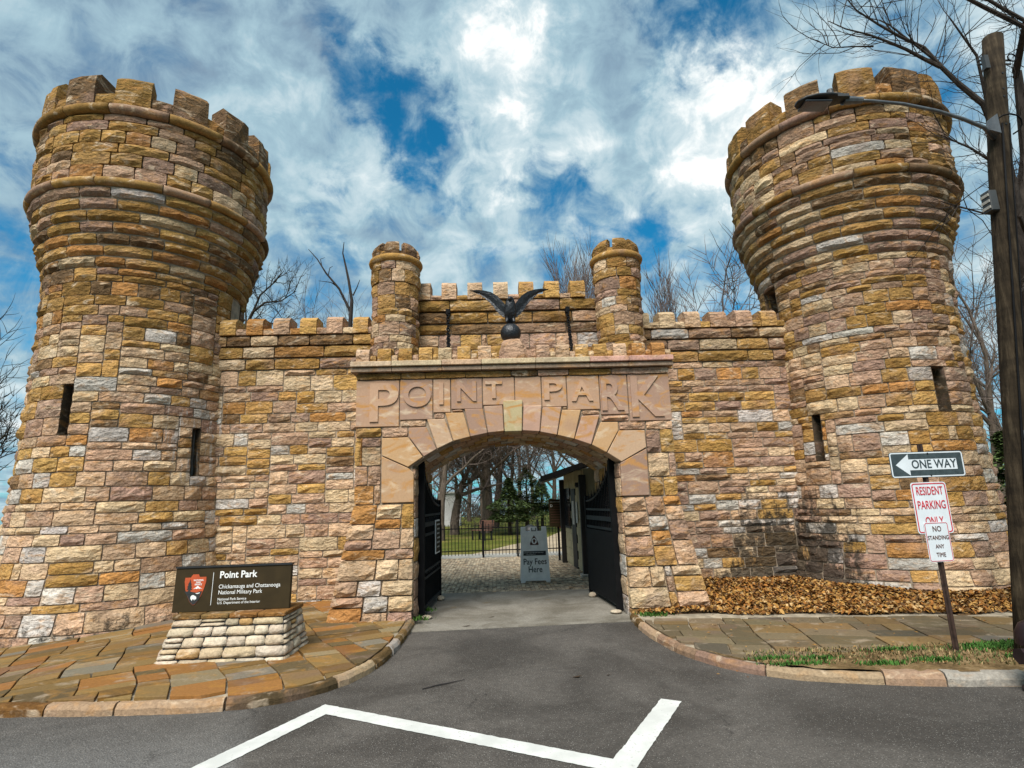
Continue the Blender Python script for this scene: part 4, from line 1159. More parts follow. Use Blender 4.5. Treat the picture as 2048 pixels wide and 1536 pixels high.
# picket fence
fr = thing('picket_fence', 'low black metal picket fence across the courtyard behind the arch', 'fence', (0, 18.3, 0))
k = 0; x = -3.3
while x < 4.6:
    put('picket', M().box(x - .009, x + .009, 18.29, 18.31, .07, .97).add([(x - .012, 18.288, .97), (x + .012, 18.288, .97), (x + .012, 18.312, .97), (x - .012, 18.312, .97), (x, 18.3, 1.03)], [(0, 1, 4), (1, 2, 4), (2, 3, 4), (3, 0, 4), (3, 2, 1, 0)]), MS['iron'], fr)
    x += .104
for x in (-3.1, -1.80, -.46, .6, 1.23, 2.06, 3.4, 4.6):
    put('post', M().box(x - .03, x + .03, 18.27, 18.33, -.02, 1.07).box(x - .036, x + .036, 18.264, 18.336, 1.07, 1.09), MS['iron'], fr)
for z in (.19, .86):
    put('rail', M().box(-3.3, 4.6, 18.285, 18.315, z, z + .03), MS['iron'], fr)
# bench
MS['bench_wood'] = plain('reddish_bench_slats', (.13, .06, .04), .7, var=.25)
bn = thing('park_bench', 'reddish slatted park bench standing on the lawn behind the fence', 'bench', (-.72, 27.5, -.05), R(-52))
for j in range(4):
    put('backrest_slat', M().box(-.55, .55, .20 + j * .02, .23 + j * .02, .50 + j * .10, .585 + j * .10), MS['bench_wood'], bn, local=True)
for j in range(4):
    put('seat_slat', M().box(-.55, .55, -.28 + j * .12, -.18 + j * .12, .43, .46), MS['bench_wood'], bn, local=True)
for sx_ in (-.45, .45):
    put('leg', M().box(sx_ - .03, sx_ + .03, -.27, -.21, 0, .43), MS['black'], bn, local=True)
    put('leg', M().box(sx_ - .03, sx_ + .03, .14, .20, 0, .43), MS['black'], bn, local=True)
    put('back_support', M().box(sx_ - .03, sx_ + .03, .235, .27, .40, .92), MS['black'], bn, local=True)
    put('armrest', M().box(sx_ * 1.18 - .03, sx_ * 1.18 + .03, -.28, .22, .62, .65), MS['black'], bn, local=True)
# booth
MS['siding'] = plain('cream_block_siding', (.40, .345, .215), .85, var=.12, vscale=3, bump=.003)
MS['dark_wood'] = plain('dark_stained_timber', (.014, .011, .010), .6, var=.3)
MS['glass'] = plain('dark_window_glass', (.015, .018, .022), .08, spec=.8, var=.1)
bo = thing('ticket_booth', 'small cream ticket booth with black posts and overhanging dark roof', 'booth', (3.0, 14.5, 0))
put('core', M().add([(2.0, 13.3, 0), (3.9, 13.3, 0), (3.9, 16.0, 0), (1.86, 16.0, 0), (2.0, 13.3, 2.35), (3.9, 13.3, 2.6), (3.9, 16.0, 2.6), (1.86, 16.0, 2.35)], [(0, 3, 2, 1), (4, 5, 6, 7), (0, 1, 5, 4), (1, 2, 6, 5), (2, 3, 7, 6), (3, 0, 4, 7)]), MS['siding'], bo)
def wallpt(s_): return (2.0 + (1.86 - 2.0) * s_, 13.3 + 2.7 * s_)
def wall_piece(name, s0, s1, z0, z1, out, mt, th=.02):
    (xa, ya), (xb, yb) = wallpt(s0), wallpt(s1)
    return put(name, M().add([(xa - out, ya, z0), (xb - out, yb, z0), (xb - out + th, yb, z0), (xa - out + th, ya, z0), (xa - out, ya, z1), (xb - out, yb, z1), (xb - out + th, yb, z1), (xa - out + th, ya, z1)], [(0, 3, 2, 1), (4, 5, 6, 7), (0, 1, 5, 4), (1, 2, 6, 5), (2, 3, 7, 6), (3, 0, 4, 7)]), MS[mt], bo)
for row in range(12):
    z = .05 + row * .19
    for k in range(7):
        s0 = (k + (.5 if row % 2 else 0)) / 7; s1 = min(1, s0 + 1 / 7)
        mid_ = (s0 + s1) / 2; zc = z + .09
        if (.40 < mid_ < .62 and zc < 1.95) or (.66 < mid_ and .95 < zc < 1.95): continue
        wall_piece('siding_block', s0 + .004, s1 - .004, z + .006, z + .184, .018, 'siding')
for row in range(12):
    z = .05 + row * .19
    for k in range(3):
        x0_ = 2.02 + k * .55 + (.27 if row % 2 else 0)
        put('siding_block', M().box(x0_, x0_ + .54, 13.275, 13.30, z + .006, z + .184), MS['siding'], bo)
wall_piece('door', .41, .61, .02, 1.92, .03, 'dark_wood', .03)
wall_piece('window', .67, .97, .98, 1.95, .035, 'glass', .02)
wall_piece('window_frame', .66, .98, .93, .985, .045, 'dark_wood', .03)
wall_piece('door_notice', .46, .56, 1.05, 1.62, .036, 'paper', .004)
wall_piece('wall_notice', .28, .36, 1.10, 1.6, .045, 'paper', .006)
wall_piece('rule_sign', .02, .1, .9, 1.75, .05, 'black', .01)
for (x, y) in ((1.93, 13.15), (1.80, 16.08)):
    put('post', M().box(x - .075, x + .075, y - .075, y + .075, 0, 2.2), MS['dark_wood'], bo, bevel=.008)
put('roof', M().add([(.98, 12.6, 2.06), (3.6, 12.3, 2.86), (3.6, 17.2, 2.86), (1.28, 17.0, 2.12), (.98, 12.6, 2.16), (3.6, 12.3, 2.96), (3.6, 17.2, 2.96), (1.28, 17.0, 2.22)], [(0, 3, 2, 1), (4, 5, 6, 7), (0, 1, 5, 4), (1, 2, 6, 5), (2, 3, 7, 6), (3, 0, 4, 7)]), MS['dark_wood'], bo)
put('fascia', M().add([(.95, 12.57, 2.05), (3.6, 12.27, 2.85), (3.6, 12.27, 2.97), (.95, 12.57, 2.17), (.95, 12.60, 2.05), (3.6, 12.3, 2.85), (3.6, 12.3, 2.97), (.95, 12.60, 2.17)], [(0, 1, 2, 3), (7, 6, 5, 4), (0, 4, 5, 1), (3, 2, 6, 7), (0, 3, 7, 4)]), MS['dark_wood'], bo)
put('step', M().box(1.80, 2.5, 12.9, 13.25, 0, .05), MS['concrete'], bo)
put('wall_lamp', M().lathe([(.001, 2.05), (.05, 2.05), (.06, 1.98), (.04, 1.93), (.001, 1.93)], 1.90, 13.75, 10), MS['black'], bo)

# ---------------------------------------------------------------- writing
def text(body, size, loc, rotm, mt, parent, name='lettering', offset=0.0, extrude=.001, align='CENTER', sx=1.0, space=1.0, lh=1.0):
    cu_ = bpy.data.curves.new(name, 'FONT')
    cu_.body = body; cu_.size = size; cu_.extrude = extrude; cu_.offset = offset
    cu_.align_x = align; cu_.align_y = 'CENTER'; cu_.space_character = space; cu_.space_line = lh
    cu_.resolution_u = 3
    o = bpy.data.objects.new(name, cu_)
    COLL.objects.link(o)
    dg = bpy.context.evaluated_depsgraph_get(); dg.update()
    me = bpy.data.meshes.new_from_object(o.evaluated_get(dg))
    bpy.data.objects.remove(o)
    me.materials.clear(); me.materials.append(mt)
    o = bpy.data.objects.new(name, me)
    COLL.objects.link(o); o.parent = parent
    o.matrix_basis = Matrix.Translation(Vector(loc)) @ rotm @ Matrix.Diagonal((sx, 1, 1, 1))
    return o
UP = Matrix.Rotation(R(90), 4, 'X')     # lettering that stands up and faces -Y
def panel_round(w, h, r_, y0, y1, n=5):
    pts = []
    for cx_, cz_, a0_ in ((w / 2 - r_, h / 2 - r_, 0), (-w / 2 + r_, h / 2 - r_, 90), (-w / 2 + r_, -h / 2 + r_, 180), (w / 2 - r_, -h / 2 + r_, 270)):
        for k in range(n + 1):
            a = R(a0_ + 90 * k / n); pts.append((cx_ + r_ * math.cos(a), cz_ + r_ * math.sin(a)))
    return pts
def ring_prism(w, h, r_, t_, y0, y1):
    a = panel_round(w, h, r_, 0, 0); b_ = panel_round(w - 2 * t_, h - 2 * t_, max(.004, r_ - t_), 0, 0)
    n = len(a); mm = M()
    vs_ = [(x, y0, z) for x, z in a] + [(x, y0, z) for x, z in b_] + [(x, y1, z) for x, z in a] + [(x, y1, z) for x, z in b_]
    fs = []
    for i in range(n):
        j = (i + 1) % n
        fs += [(i, n + i, n + j, j), (i, j, 2 * n + j, 2 * n + i), (n + i, 3 * n + i, 3 * n + j, n + j)]
    return mm.add(vs_, [f_[::-1] for f_ in fs])

# A-frame sign
MS['print_black'] = plain('black_print', (.02, .02, .02), .6, var=.05)
MS['print_white'] = plain('white_print', (.75, .75, .72), .5, var=.05)
MS['print_red'] = plain('red_print', (.50, .02, .035), .5, var=.08)
MS['print_brown'] = plain('brown_print', (.10, .035, .02), .5, var=.05)
MS['arrow_red'] = plain('arrowhead_orange_red', (.42, .07, .018), .5, var=.1)
def arrowhead(w, h):
    pts = [(-.26, .98), (.26, .98), (.33, .84), (.40, .80), (.98, .80), (1.0, .50), (.86, .05), (.62, -.45), (.34, -.82), (.10, -1.0), (-.06, -1.0), (-.34, -.80), (-.64, -.42), (-.88, .05), (-1.0, .52), (-.97, .78), (-.46, .78), (-.38, .88)]
    return [(x * w / 2, z * h / 2) for x, z in pts]
af = thing('a_frame_sign', 'white plastic folding sign reading Pay Fees Here on the brick paving', 'sign', (.755, 12.35, .006))
tilt = Matrix.Rotation(R(-9), 4, 'X')
def local_put(name, mm, mt, parent, mtx, **k):
    mm.v = [tuple(mtx @ Vector(v)) for v in mm.v]
    return put(name, mm, MS[mt] if isinstance(mt, str) else mt, parent, local=True, **k)
for s_, fm in ((1, Matrix.Rotation(R(-8), 4, 'X')), (-1, Matrix.Translation((0, .32, 0)) @ Matrix.Rotation(R(8), 4, 'X'))):
    poly = [(-.305, 0), (-.22, 0), (-.205, .035), (.205, .035), (.22, 0), (.305, 0), (.27, 1.12), (.17, 1.12), (.165, 1.03), (.075, 1.03), (.07, 1.12), (-.07, 1.12), (-.075, 1.03), (-.165, 1.03), (-.17, 1.12), (-.27, 1.12)]
    leaf_ = M().prism(poly, -.012, .012)
    fm = fm if s_ == 1 else Matrix.Translation((0, .335, 0)) @ Matrix.Rotation(R(8), 4, 'X')
    local_put('panel', leaf_, 'white_plastic', af, fm, bevel=.006)
fm = Matrix.Rotation(R(-8), 4, 'X')
local_put('handle', M().prism([(-.05, 1.03), (.05, 1.03), (.05, 1.10), (.035, 1.10), (.035, 1.045), (-.035, 1.045), (-.035, 1.10), (-.05, 1.10)], -.016, .0), 'print_black', af, fm)
local_put('poster', M().box(-.235, .235, -.017, -.0125, .085, .96), 'white', af, fm)
local_put('black_band', M().box(-.235, .235, -.0195, -.0175, .535, .625), 'print_black', af, fm)
for w_, z_ in (('Pay Fees', .41), ('Here', .255)):
    text(w_, .168, fm @ Vector((0, -.020, z_)), (fm.to_3x3().to_4x4() @ UP), MS['print_black'], af, offset=.002, sx=.84)
text('CHICKAMAUGA AND CHATTANOOGA', .024, fm @ Vector((-.03, -.0205, .593)), fm.to_3x3().to_4x4() @ UP, MS['print_white'], af)
text('National Military Park', .022, fm @ Vector((-.08, -.0205, .562)), fm.to_3x3().to_4x4() @ UP, MS['print_white'], af)
em = M().prism([(0, .945), (-.05, .87), (-.09, .775), (-.088, .745), (.088, .745), (.09, .775), (.05, .87)], -.0195, -.0175)
local_put('emblem', em, 'print_brown', af, fm)
cir = M().prism([(.056 * math.cos(R(a)), .825 + .06 * math.sin(R(a))) for a in range(0, 360, 20)], -.0215, -.0197)
local_put('emblem_disc', cir, 'white', af, fm)
hd = M().prism([(.032 * math.cos(R(a)) * (1 if a < 180 else .75), .83 + .035 * math.sin(R(a)) * (1 if a < 180 else 1.3)) for a in range(0, 360, 20)], -.0235, -.0217)
local_put('emblem_head', hd, 'print_brown', af, fm)
# dark thing on the ground behind the A-frame: a black litter bin
ch_ = thing('litter_bin', 'black round-topped bin standing just behind the white folding sign', 'bin', (.93, 16.9, 0))
put('body', M().lathe([(.001, 0), (.17, 0), (.19, .05), (.20, .80), (.001, .80)], .93, 16.9, 16), MS['black'], ch_, smooth=False)
put('lid', M().lathe([(.215, .80), (.215, .84), (.16, .94), (.05, .99), (.001, .99)], .93, 16.9, 16), MS['black'], ch_, smooth=True)
# information board
ib = thing('information_board', 'dark brown board with lines of white text beside the ticket booth', 'sign', (1.74, 16.6, 0))
put('post', M().box(1.68, 1.74, 16.63, 16.67, 0, .95), MS['iron'], ib)
put('board', M().box(1.46, 1.96, 16.58, 16.62, .92, 1.68), MS['brown_sign'], ib, bevel=.008)
for k in range(9):
    put('text_line', M().box(1.50 + (.09 if k in (1, 2) else 0), 1.92 - (k % 4) * .05, 16.577, 16.5795, 1.60 - k * .07, 1.614 - k * .07), MS['print_brown'] if k else MS['paper'], ib)
text('D', .1, (1.53 - 1.74, -.022, 1.50), UP, MS['print_white'], ib)
rs = thing('round_notice', 'small round reddish notice on a thin stake in front of the fence', 'sign', (1.86, 17.9, 0))
put('stake', M().tube([(1.86, 17.9, 0), (1.86, 17.9, .86)], .012, 6), MS['iron'], rs)
put('disc', M().prism([(1.86 + .09 * math.cos(R(a)), .9 + .09 * math.sin(R(a))) for a in range(0, 360, 24)], 17.88, 17.89), MS['print_brown'], rs)
# monument far left beyond the lawn
mo = thing('stone_monument', 'pale stone monument base with stairs and low walls beyond the lawn', 'monument', (-5.4, 48, -.05))
MS['pale_stone'] = plain('pale_monument_stone', (.45, .44, .41), .85, var=.1)
put('terrace', M().box(-8.4, -3.2, 47, 52, -.05, .75), MS['pale_stone'], mo)
put('block', M().box(-6.2, -4.9, 46.6, 47.8, -.05, 1.9), MS['pale_stone'], mo, bevel=.03)
put('plaque', M().box(-5.75, -5.2, 46.55, 46.59, .7, 1.55), MS['black'], mo)
put('pier', M().box(-4.25, -3.3, 47.2, 48.2, -.05, 2.45), MS['pale_stone'], mo, bevel=.03)
put('cap', M().box(-4.7, -3.15, 47.05, 48.3, 2.45, 2.6), MS['pale_stone'], mo)
for k in range(7):
    put('step', M().box(-4.85, -2.9 + .0 * k, 45.2 + k * .25, 45.45 + k * .25 + .01, -.05, .08 + k * .13), MS['pale_stone'], mo)
put('column', M().lathe([(.5, 0), (.5, .3), (.36, .4), (.33, 5.5), (.5, 5.7)], -7.3, 49, 16), MS['pale_stone'], mo)

# ---------------------------------------------------------------- park sign and its plinth
pl = thing('sign_plinth', 'low battered plinth of whitish stones with dark joints under the park sign', 'plinth', (-2.93, 7.0, .08))
rn = random.Random(41)
PB = dict(x0=-3.66, x1=-2.30, y0=6.60, y1=7.40); PT = dict(x0=-3.54, x1=-2.37, y0=6.73, y1=7.30)
ZB, ZT = .055, .50
def pk(k, key): return PB[key] + (PT[key] - PB[key]) * k
rows_ = [.0, .13, .37, .60, .82, 1.0]
for side in ('front', 'right', 'left'):
    def mp_(u, z, d, side=side):
        k = (z - ZB) / (ZT - ZB)
        if side == 'front': return (pk(k, 'x0') + u * (pk(k, 'x1') - pk(k, 'x0')), pk(k, 'y0') - d, z)
        if side == 'right': return (pk(k, 'x1') + d, pk(k, 'y0') + u * (pk(k, 'y1') - pk(k, 'y0')), z)
        return (pk(k, 'x0') - d, pk(k, 'y1') - u * (pk(k, 'y1') - pk(k, 'y0')), z)
    for a, b_ in zip(rows_[:-1], rows_[1:]):
        L_ = 1.35 if side == 'front' else .75
        u = 0
        while u < .999:
            w = rn.uniform(.16, .36) / L_
            if 1 - (u + w) < .1: w = 1 - u
            z0, z1 = ZB + a * (ZT - ZB), ZB + b_ * (ZT - ZB)
            parts_ = [(z0, z1)] if rn.random() < .80 or z1 - z0 < .06 else [(z0, (z0 + z1) / 2), ((z0 + z1) / 2, z1)]
            for (za, zc) in parts_:
                s_ = stone(mp_, u, u + w, za, zc, rn, pick(rn, 'white'), proud=.012, gap=.0, back=.05, nu=4, nz=3, pillow=.016)
                # pull in for joints
                cxs = [sum(v[q] for v in s_.v) / len(s_.v) for q in range(3)]
                fx = 1 - .012 / (w * L_); fz = 1 - .012 / (zc - za)
                s_.v = [(cxs[0] + (v[0] - cxs[0]) * (fx if side == 'front' else 1), cxs[1] + (v[1] - cxs[1]) * (1 if side == 'front' else fx), cxs[2] + (v[2] - cxs[2]) * fz) for v in s_.v]
                o = put('stone', s_, MS['plinth'], pl, smooth=True)
            u += w
core = M().add([(PB['x0'] + .0, PB['y0'] + .0, .0), (PB['x1'], PB['y0'], .0), (PB['x1'], PB['y1'], .0), (PB['x0'], PB['y1'], .0), (PT['x0'], PT['y0'], ZT - .004), (PT['x1'], PT['y0'], ZT - .004), (PT['x1'], PT['y1'], ZT - .004), (PT['x0'], PT['y1'], ZT - .004)],
             [(0, 3, 2, 1), (4, 5, 6, 7), (0, 1, 5, 4), (1, 2, 6, 5), (2, 3, 7, 6), (3, 0, 4, 7)])
put('mortar_core', core, MS['black'], pl)
for k in range(4):
    x = PT['x0'] - .02 + k * .306
    put('cap_stone', M().box(x, x + .297, PT['y0'] - .03, PT['y1'] + .02, ZT - .003, ZT + .045, pick(rn, 'flag')), MS['stone'], pl, bevel=.01)
sg = thing('park_sign', 'dark brown sign board lettered Point Park with an arrowhead emblem', 'sign', (-3.02, 6.92, .51))
fm = Matrix.Rotation(R(2.2), 4, 'Z') @ Matrix.Rotation(R(-4), 4, 'X')
RT = fm.to_3x3().to_4x4() @ UP
local_put('board', M().box(-.64, .64, -.03, .03, .035, .505), 'brown_sign', sg, fm, bevel=.004)
local_put('top_rail', M().box(-.645, .645, -.04, .045, .506, .528), 'black', sg, fm)
local_put('bracket', M().box(-.45, -.35, -.02, .02, -.01, .034), 'black', sg, fm)
local_put('bracket', M().box(.35, .45, -.02, .02, -.01, .034), 'black', sg, fm)
def at_(x, z, y=-.0315): return fm @ Vector((x, y, z))
text('Point Park', .105, at_(-.155, .418), RT, MS['print_white'], sg, offset=.0022, align='LEFT', sx=.93)
text('Chickamauga and Chattanooga', .062, at_(-.155, .292), RT, MS['print_white'], sg, offset=.0, align='LEFT', sx=.88)
text('National Military Park', .062, at_(-.155, .230), RT, MS['print_white'], sg, offset=.0, align='LEFT', sx=.88)
text('National Park Service', .039, at_(-.155, .158), RT, MS['print_white'], sg, offset=0.0, align='LEFT', sx=.93)
text('U.S. Department of the Interior', .039, at_(-.155, .120), RT, MS['print_white'], sg, offset=0.0, align='LEFT', sx=.93)
local_put('divider_line', M().box(-.226, -.2215, -.0325, -.031, .10, .45), 'print_white', sg, fm)
def shift(pts, dx, dz): return [(x + dx, z + dz) for x, z in pts]
ax_, az_ = -.415, .275
local_put('arrowhead', M().prism(shift(arrowhead(.235, .33), ax_, az_), -.0335, -.031), 'arrow_red', sg, fm)
low_ = [(-.95, -.12), (-.55, -.10), (-.2, -.16), (.2, -.22), (.5, -.14), (.75, -.12), (.52, -.62), (.30, -.86), (.08, -.99), (-.06, -.99), (-.34, -.80), (-.66, -.40)]
local_put('arrowhead_ground', M().prism(shift([(x * .1175 * .97, z * .165 * .985 - .0) for x, z in low_], ax_, az_), -.0355, -.0337), 'print_black', sg, fm)
tree_ = [(-.62, -.30), (-.56, .02), (-.74, -.02), (-.60, .16), (-.72, .16), (-.58, .32), (-.66, .34), (-.54, .48), (-.48, .68), (-.42, .48), (-.32, .34), (-.38, .32), (-.26, .14), (-.36, .14), (-.22, -.04), (-.38, .0), (-.36, -.30)]
local_put('arrowhead_tree', M().prism(shift([(x * .1175, z * .165) for x, z in tree_], ax_, az_), -.0375, -.0357), 'print_black', sg, fm)
mt_ = [(-.15, .02), (.12, .14), (.28, .24), (.38, .16), (.70, .02), (.5, .06), (.42, .02), (.32, .08), (.2, .02), (.08, .06)]
local_put('arrowhead_mountain', M().prism(shift([(x * .1175, z * .165) for x, z in mt_], ax_, az_), -.0355, -.0337), 'print_white', sg, fm)
bi = [(-.28, -.62), (-.30, -.48), (-.2, -.38), (-.05, -.36), (.1, -.42), (.2, -.46), (.26, -.56), (.2, -.66), (.12, -.62), (.08, -.72), (.02, -.64), (-.1, -.62), (-.16, -.74), (-.22, -.64)]
local_put('arrowhead_bison', M().prism(shift([(x * .1175, z * .165) for x, z in bi], ax_, az_), -.0375, -.0357), 'print_white', sg, fm)
local_put('arrowhead_lake', M().prism(shift([(x * .1175, z * .165) for x, z in [(.1, -.26), (.55, -.20), (.5, -.26), (.3, -.30)]], ax_, az_), -.0375, -.0357), 'print_white', sg, fm)
for w_, z_ in (('NATIONAL', .097), ('PARK', .074), ('SERVICE', .051)):
    text(w_, .024, at_(ax_ + .035, az_ + z_, -.0345), RT, MS['print_white'], sg, offset=.0005, sx=.9)

# ---------------------------------------------------------------- street signs on one post
ss = thing('street_sign', 'brown steel post carrying one-way, resident parking and no standing signs', 'street sign', (4.43, 5.88, .09))
MS['rust_post'] = plain('rusty_brown_channel_post', (.035, .018, .012), .75, var=.4, vscale=25)
MS['oneway'] = plain('faded_dark_sign_face', (.042, .058, .062), .45, var=.2, vscale=20)
MS['sheet'] = plain('aluminium_sheet', (.06, .06, .058), .4, metal=.3, var=.1)
MS['sign_white'] = plain('reflective_white_face', (.62, .66, .68), .4, var=.05)
lean = Matrix.Rotation(R(-.4), 4, 'Y')
LT_ = lean.to_3x3().to_4x4()
pm_ = M(); prof_ = [(-.03, .0), (-.03, -.006), (-.014, -.006), (-.008, -.026), (.008, -.026), (.014, -.006), (.03, -.006), (.03, 0), (.010, 0), (.005, -.018), (-.005, -.018), (-.010, 0)]
pm_.add([(x, y, -.1) for x, y in prof_] + [(x, y, 2.02) for x, y in prof_], [(i, (i + 1) % 12, 12 + (i + 1) % 12, 12 + i) for i in range(12)] + [tuple(range(11, -1, -1)), tuple(range(12, 24))])
local_put('post', pm_, 'rust_post', ss, lean)
def sign_face(cx_, cz_, w, h, y, rz, mt_face, border, bmat, r_=.03, roll=0.0):
    mtx = lean @ Matrix.Translation((cx_, y, cz_)) @ Matrix.Rotation(R(rz), 4, 'Z') @ Matrix.Rotation(R(roll), 4, 'Y')
    pts = panel_round(w, h, r_, 0, 0)
    return mtx, pts
mtx, pts = sign_face(.02, 1.81, .81, .262, -.034, 3, 0, 0, 0)
mtx = mtx
pn = local_put('one_way_sign', M().prism(pts, -.002, .002), 'oneway', ss, mtx)
def sub(name, mm, mt, par, mtx): 
    mm.v = [tuple(mtx @ Vector(v)) for v in mm.v]
    return put(name, mm, MS[mt], par, local=True)
sub('border', ring_prism(.80, .252, .026, .012, -.0045, -.0022), 'sign_white', pn, mtx)
sub('arrow', M().prism([(-.345, 0), (-.20, .108), (-.20, .055), (.325, .055), (.325, -.055), (-.20, -.055), (-.20, -.108)], -.0045, -.0022), 'sign_white', pn, mtx)
text('ONE WAY', .122, mtx @ Vector((.07, -.0055, 0)), mtx.to_3x3().to_4x4() @ UP, MS['oneway'], pn, offset=.0022, sx=.86)
for z in (.112, -.112): sub('bolt', M().prism([(.02 + .009 * math.cos(R(a)), z + .009 * math.sin(R(a))) for a in range(0, 360, 45)], -.008, -.0022), 'black', pn, mtx)
mtx, pts = sign_face(-.01, 1.375, .385, .51, -.032, 3, 0, 0, 0)
pn = local_put('resident_parking_sign', M().prism(pts, -.002, .002), 'sign_white', ss, mtx)
sub('border', ring_prism(.365, .49, .028, .010, -.0045, -.0022), 'print_red', pn, mtx)
for tx, z in (('RESIDENT', .165), ('PARKING', .025), ('ONLY', -.135)):
    text(tx, .118, mtx @ Vector((0, -.0055, z)), mtx.to_3x3().to_4x4() @ UP, MS['print_red'], pn, offset=.0003, sx=.62 if tx != 'RESIDENT' else .56)
mtx, pts = sign_face(-.01, 1.04, .255, .385, -.042, 2, 0, 0, 0, r_=.025)
pn = local_put('no_standing_sign', M().prism(pts, -.002, .002), 'sign_white', ss, mtx)
sub('border', ring_prism(.242, .372, .02, .005, -.0045, -.0022), 'print_red', pn, mtx)
for tx, z, s_ in (('NO', .125, .075), ('STANDING', .04, .056), ('ANY', -.045, .055), ('TIME', -.125, .058)):
    text(tx, s_, mtx @ Vector((0, -.0055, z)), mtx.to_3x3().to_4x4() @ UP, MS['print_brown'], pn, offset=.0, sx=.8)

# ---------------------------------------------------------------- utility poles, lamp, hydrant
wm, t, b = mat('weathered_pole_wood', .9, .15)
tcn = t.n('ShaderNodeTexCoord').outputs['Object']
pos = t.n('ShaderNodeNewGeometry').outputs['Position']
n1_ = t.noise(t.vm('MULTIPLY', pos, (22, 22, 1.2)).outputs[0], 1.0, 6, .65, .3).outputs['Fac']
n2_ = t.noise(t.vm('MULTIPLY', pos, (3, 3, 9)).outputs[0], 1.0, 4, .6).outputs['Fac']
c = t.ramp(n1_, [(.3, (.010, .007, .004)), (.5, (.030, .021, .012)), (.7, (.062, .046, .028))])
c = t.vm('SCALE', c, sc=t.mr(n2_, .3, .7, .7, 1.25)).outputs[0]
t.link(c, b.inputs['Base Color'])
t.link(t.n('ShaderNodeBump', i={'Height': n1_, 'Distance': .02}).outputs[0], b.inputs['Normal'])
MS['pole'] = wm
def pole(bx, by, tx, ty, h, r0, r1, label, z0=-.1):
    root = thing('utility_pole', label, 'utility pole', (bx, by, 0))
    n = 9
    pts = [(bx + (tx - bx) * k / n, by + (ty - by) * k / n, z0 + (h - z0) * k / n) for k in range(n + 1)]
    put('pole', M().tube(pts, [r0 + (r1 - r0) * k / n for k in range(n + 1)], 20), wm, root, smooth=False)
    for f_ in root.children[0].data.polygons: f_.use_smooth = len(f_.vertices) == 4
    return root
up = pole(4.88, 5.60, 5.93, 5.62, 6.80, .112, .100, 'thick weathered wooden utility pole beside the right tower, cut off flat on top')
def ppt(z): k = (z + .1) / 6.9; return Vector((4.88 + 1.05 * k, 5.6 + .02 * k, z))
for z, s_ in ((6.45, -1), (6.50, 1)):
    p = ppt(z)
    put('through_bolt', M().tube([p + Vector((-.20, 0, 0)), p + Vector((.20, 0, 0))], .012, 6), MS['sheet'], up)
p = ppt(6.5) + Vector((.2, -.02, .02))
put('eye_bolt', M().tube([p + Vector((.05 * math.cos(a), 0, .05 * math.sin(a))) for a in [R(x) for x in range(0, 361, 40)]], .008, 5, cap=False), MS['iron'], up)
p = ppt(6.46) + Vector((-.15, -.06, .0))
put('clip', M().box(p.x - .03, p.x + .02, p.y - .02, p.y + .03, p.z - .12, p.z + .05), MS['sheet'], up)
for z in (6.25, 6.05, 5.95, 5.6):
    p = ppt(z)
    put('drill_hole', M().tube([p + Vector((0, -.100, 0)), p + Vector((0, -.106, 0))], .012, 8), MS['black'], up)
for k_, (dx, r_) in enumerate(((-.05, .011), (.035, .007))):
    put('cable', M().tube([ppt(z) + Vector((dx, -.112, 0)) for z in (0.0, 1.5, 3.0, 4.5, 5.6)], r_, 6), MS['iron'], up, smooth=True)
put('cable_loop', M().tube([ppt(5.55) + Vector((.02 + .16 * math.cos(R(a)), -.11 - .05 * math.sin(R(a)), .03 + .10 * math.sin(R(a)))) for a in range(-60, 250, 30)], .009, 6), MS['iron'], up, smooth=True)
p = ppt(2.1); put('tag', M().box(p.x - .03, p.x + .03, p.y - .118, p.y - .108, 2.1, 2.19), MS['sheet'], up)
p = ppt(4.70)
jb = thing('meter_box', 'small grey box fixed to the left side of the thick utility pole', 'box', (p.x - .2, p.y, 4.58))
put('body', M().box(p.x - .195, p.x - .105, p.y - .07, p.y + .05, 4.58, 4.82), MS['sheet'], jb, bevel=.008)
for k in range(3): put('lid_rib', M().box(p.x - .205, p.x - .1955, p.y - .06, p.y + .04, 4.61 + k * .07, 4.64 + k * .07), MS['concrete'], jb)
pole(7.05, 8.0, 8.15, 8.1, 6.95, .115, .10, 'second wooden utility pole at the right edge, half hidden behind the first')
sl = thing('street_lamp', 'dark street lamp head on a long curved arm in front of the right tower', 'street lamp', (5.6, 5.55, 5.6))
_n0 = len(bpy.data.objects)
MS['galv'] = plain('galvanised_steel', (.12, .125, .13), .45, metal=.5, var=.2, vscale=12)
put('arm', M().tube([(5.62, 5.56, 5.56), (5.45, 5.47, 5.63), (5.2, 5.44, 5.72), (4.9, 5.41, 5.80), (4.5, 5.37, 5.86), (4.15, 5.34, 5.875), (3.93, 5.32, 5.87)], [.024, .022, .020, .019, .018, .018, .018], 10), MS['galv'], sl, smooth=True)
put('bracket', M().prism([(5.50, 5.60), (5.62, 5.56), (5.62, 5.80), (5.56, 5.76)], 5.46, 5.54), MS['galv'], sl)
put('neck', M().tube([(4.02, 5.325, 5.875), (3.80, 5.31, 5.862)], [.034, .05], 10), MS['galv'], sl)
hd = M()
secs = [(3.84, .06, .045, 5.862), (3.74, .11, .06, 5.858), (3.60, .15, .065, 5.845), (3.45, .16, .06, 5.83), (3.34, .13, .05, 5.82), (3.28, .06, .03, 5.812)]
vs_ = []
for x, w, h, z in secs:
    for a in range(0, 360, 30): vs_.append((x, 5.29 + .8 * w * math.cos(R(a)), z + .72 * (h if math.sin(R(a)) > 0 else h * .55) * math.sin(R(a))))
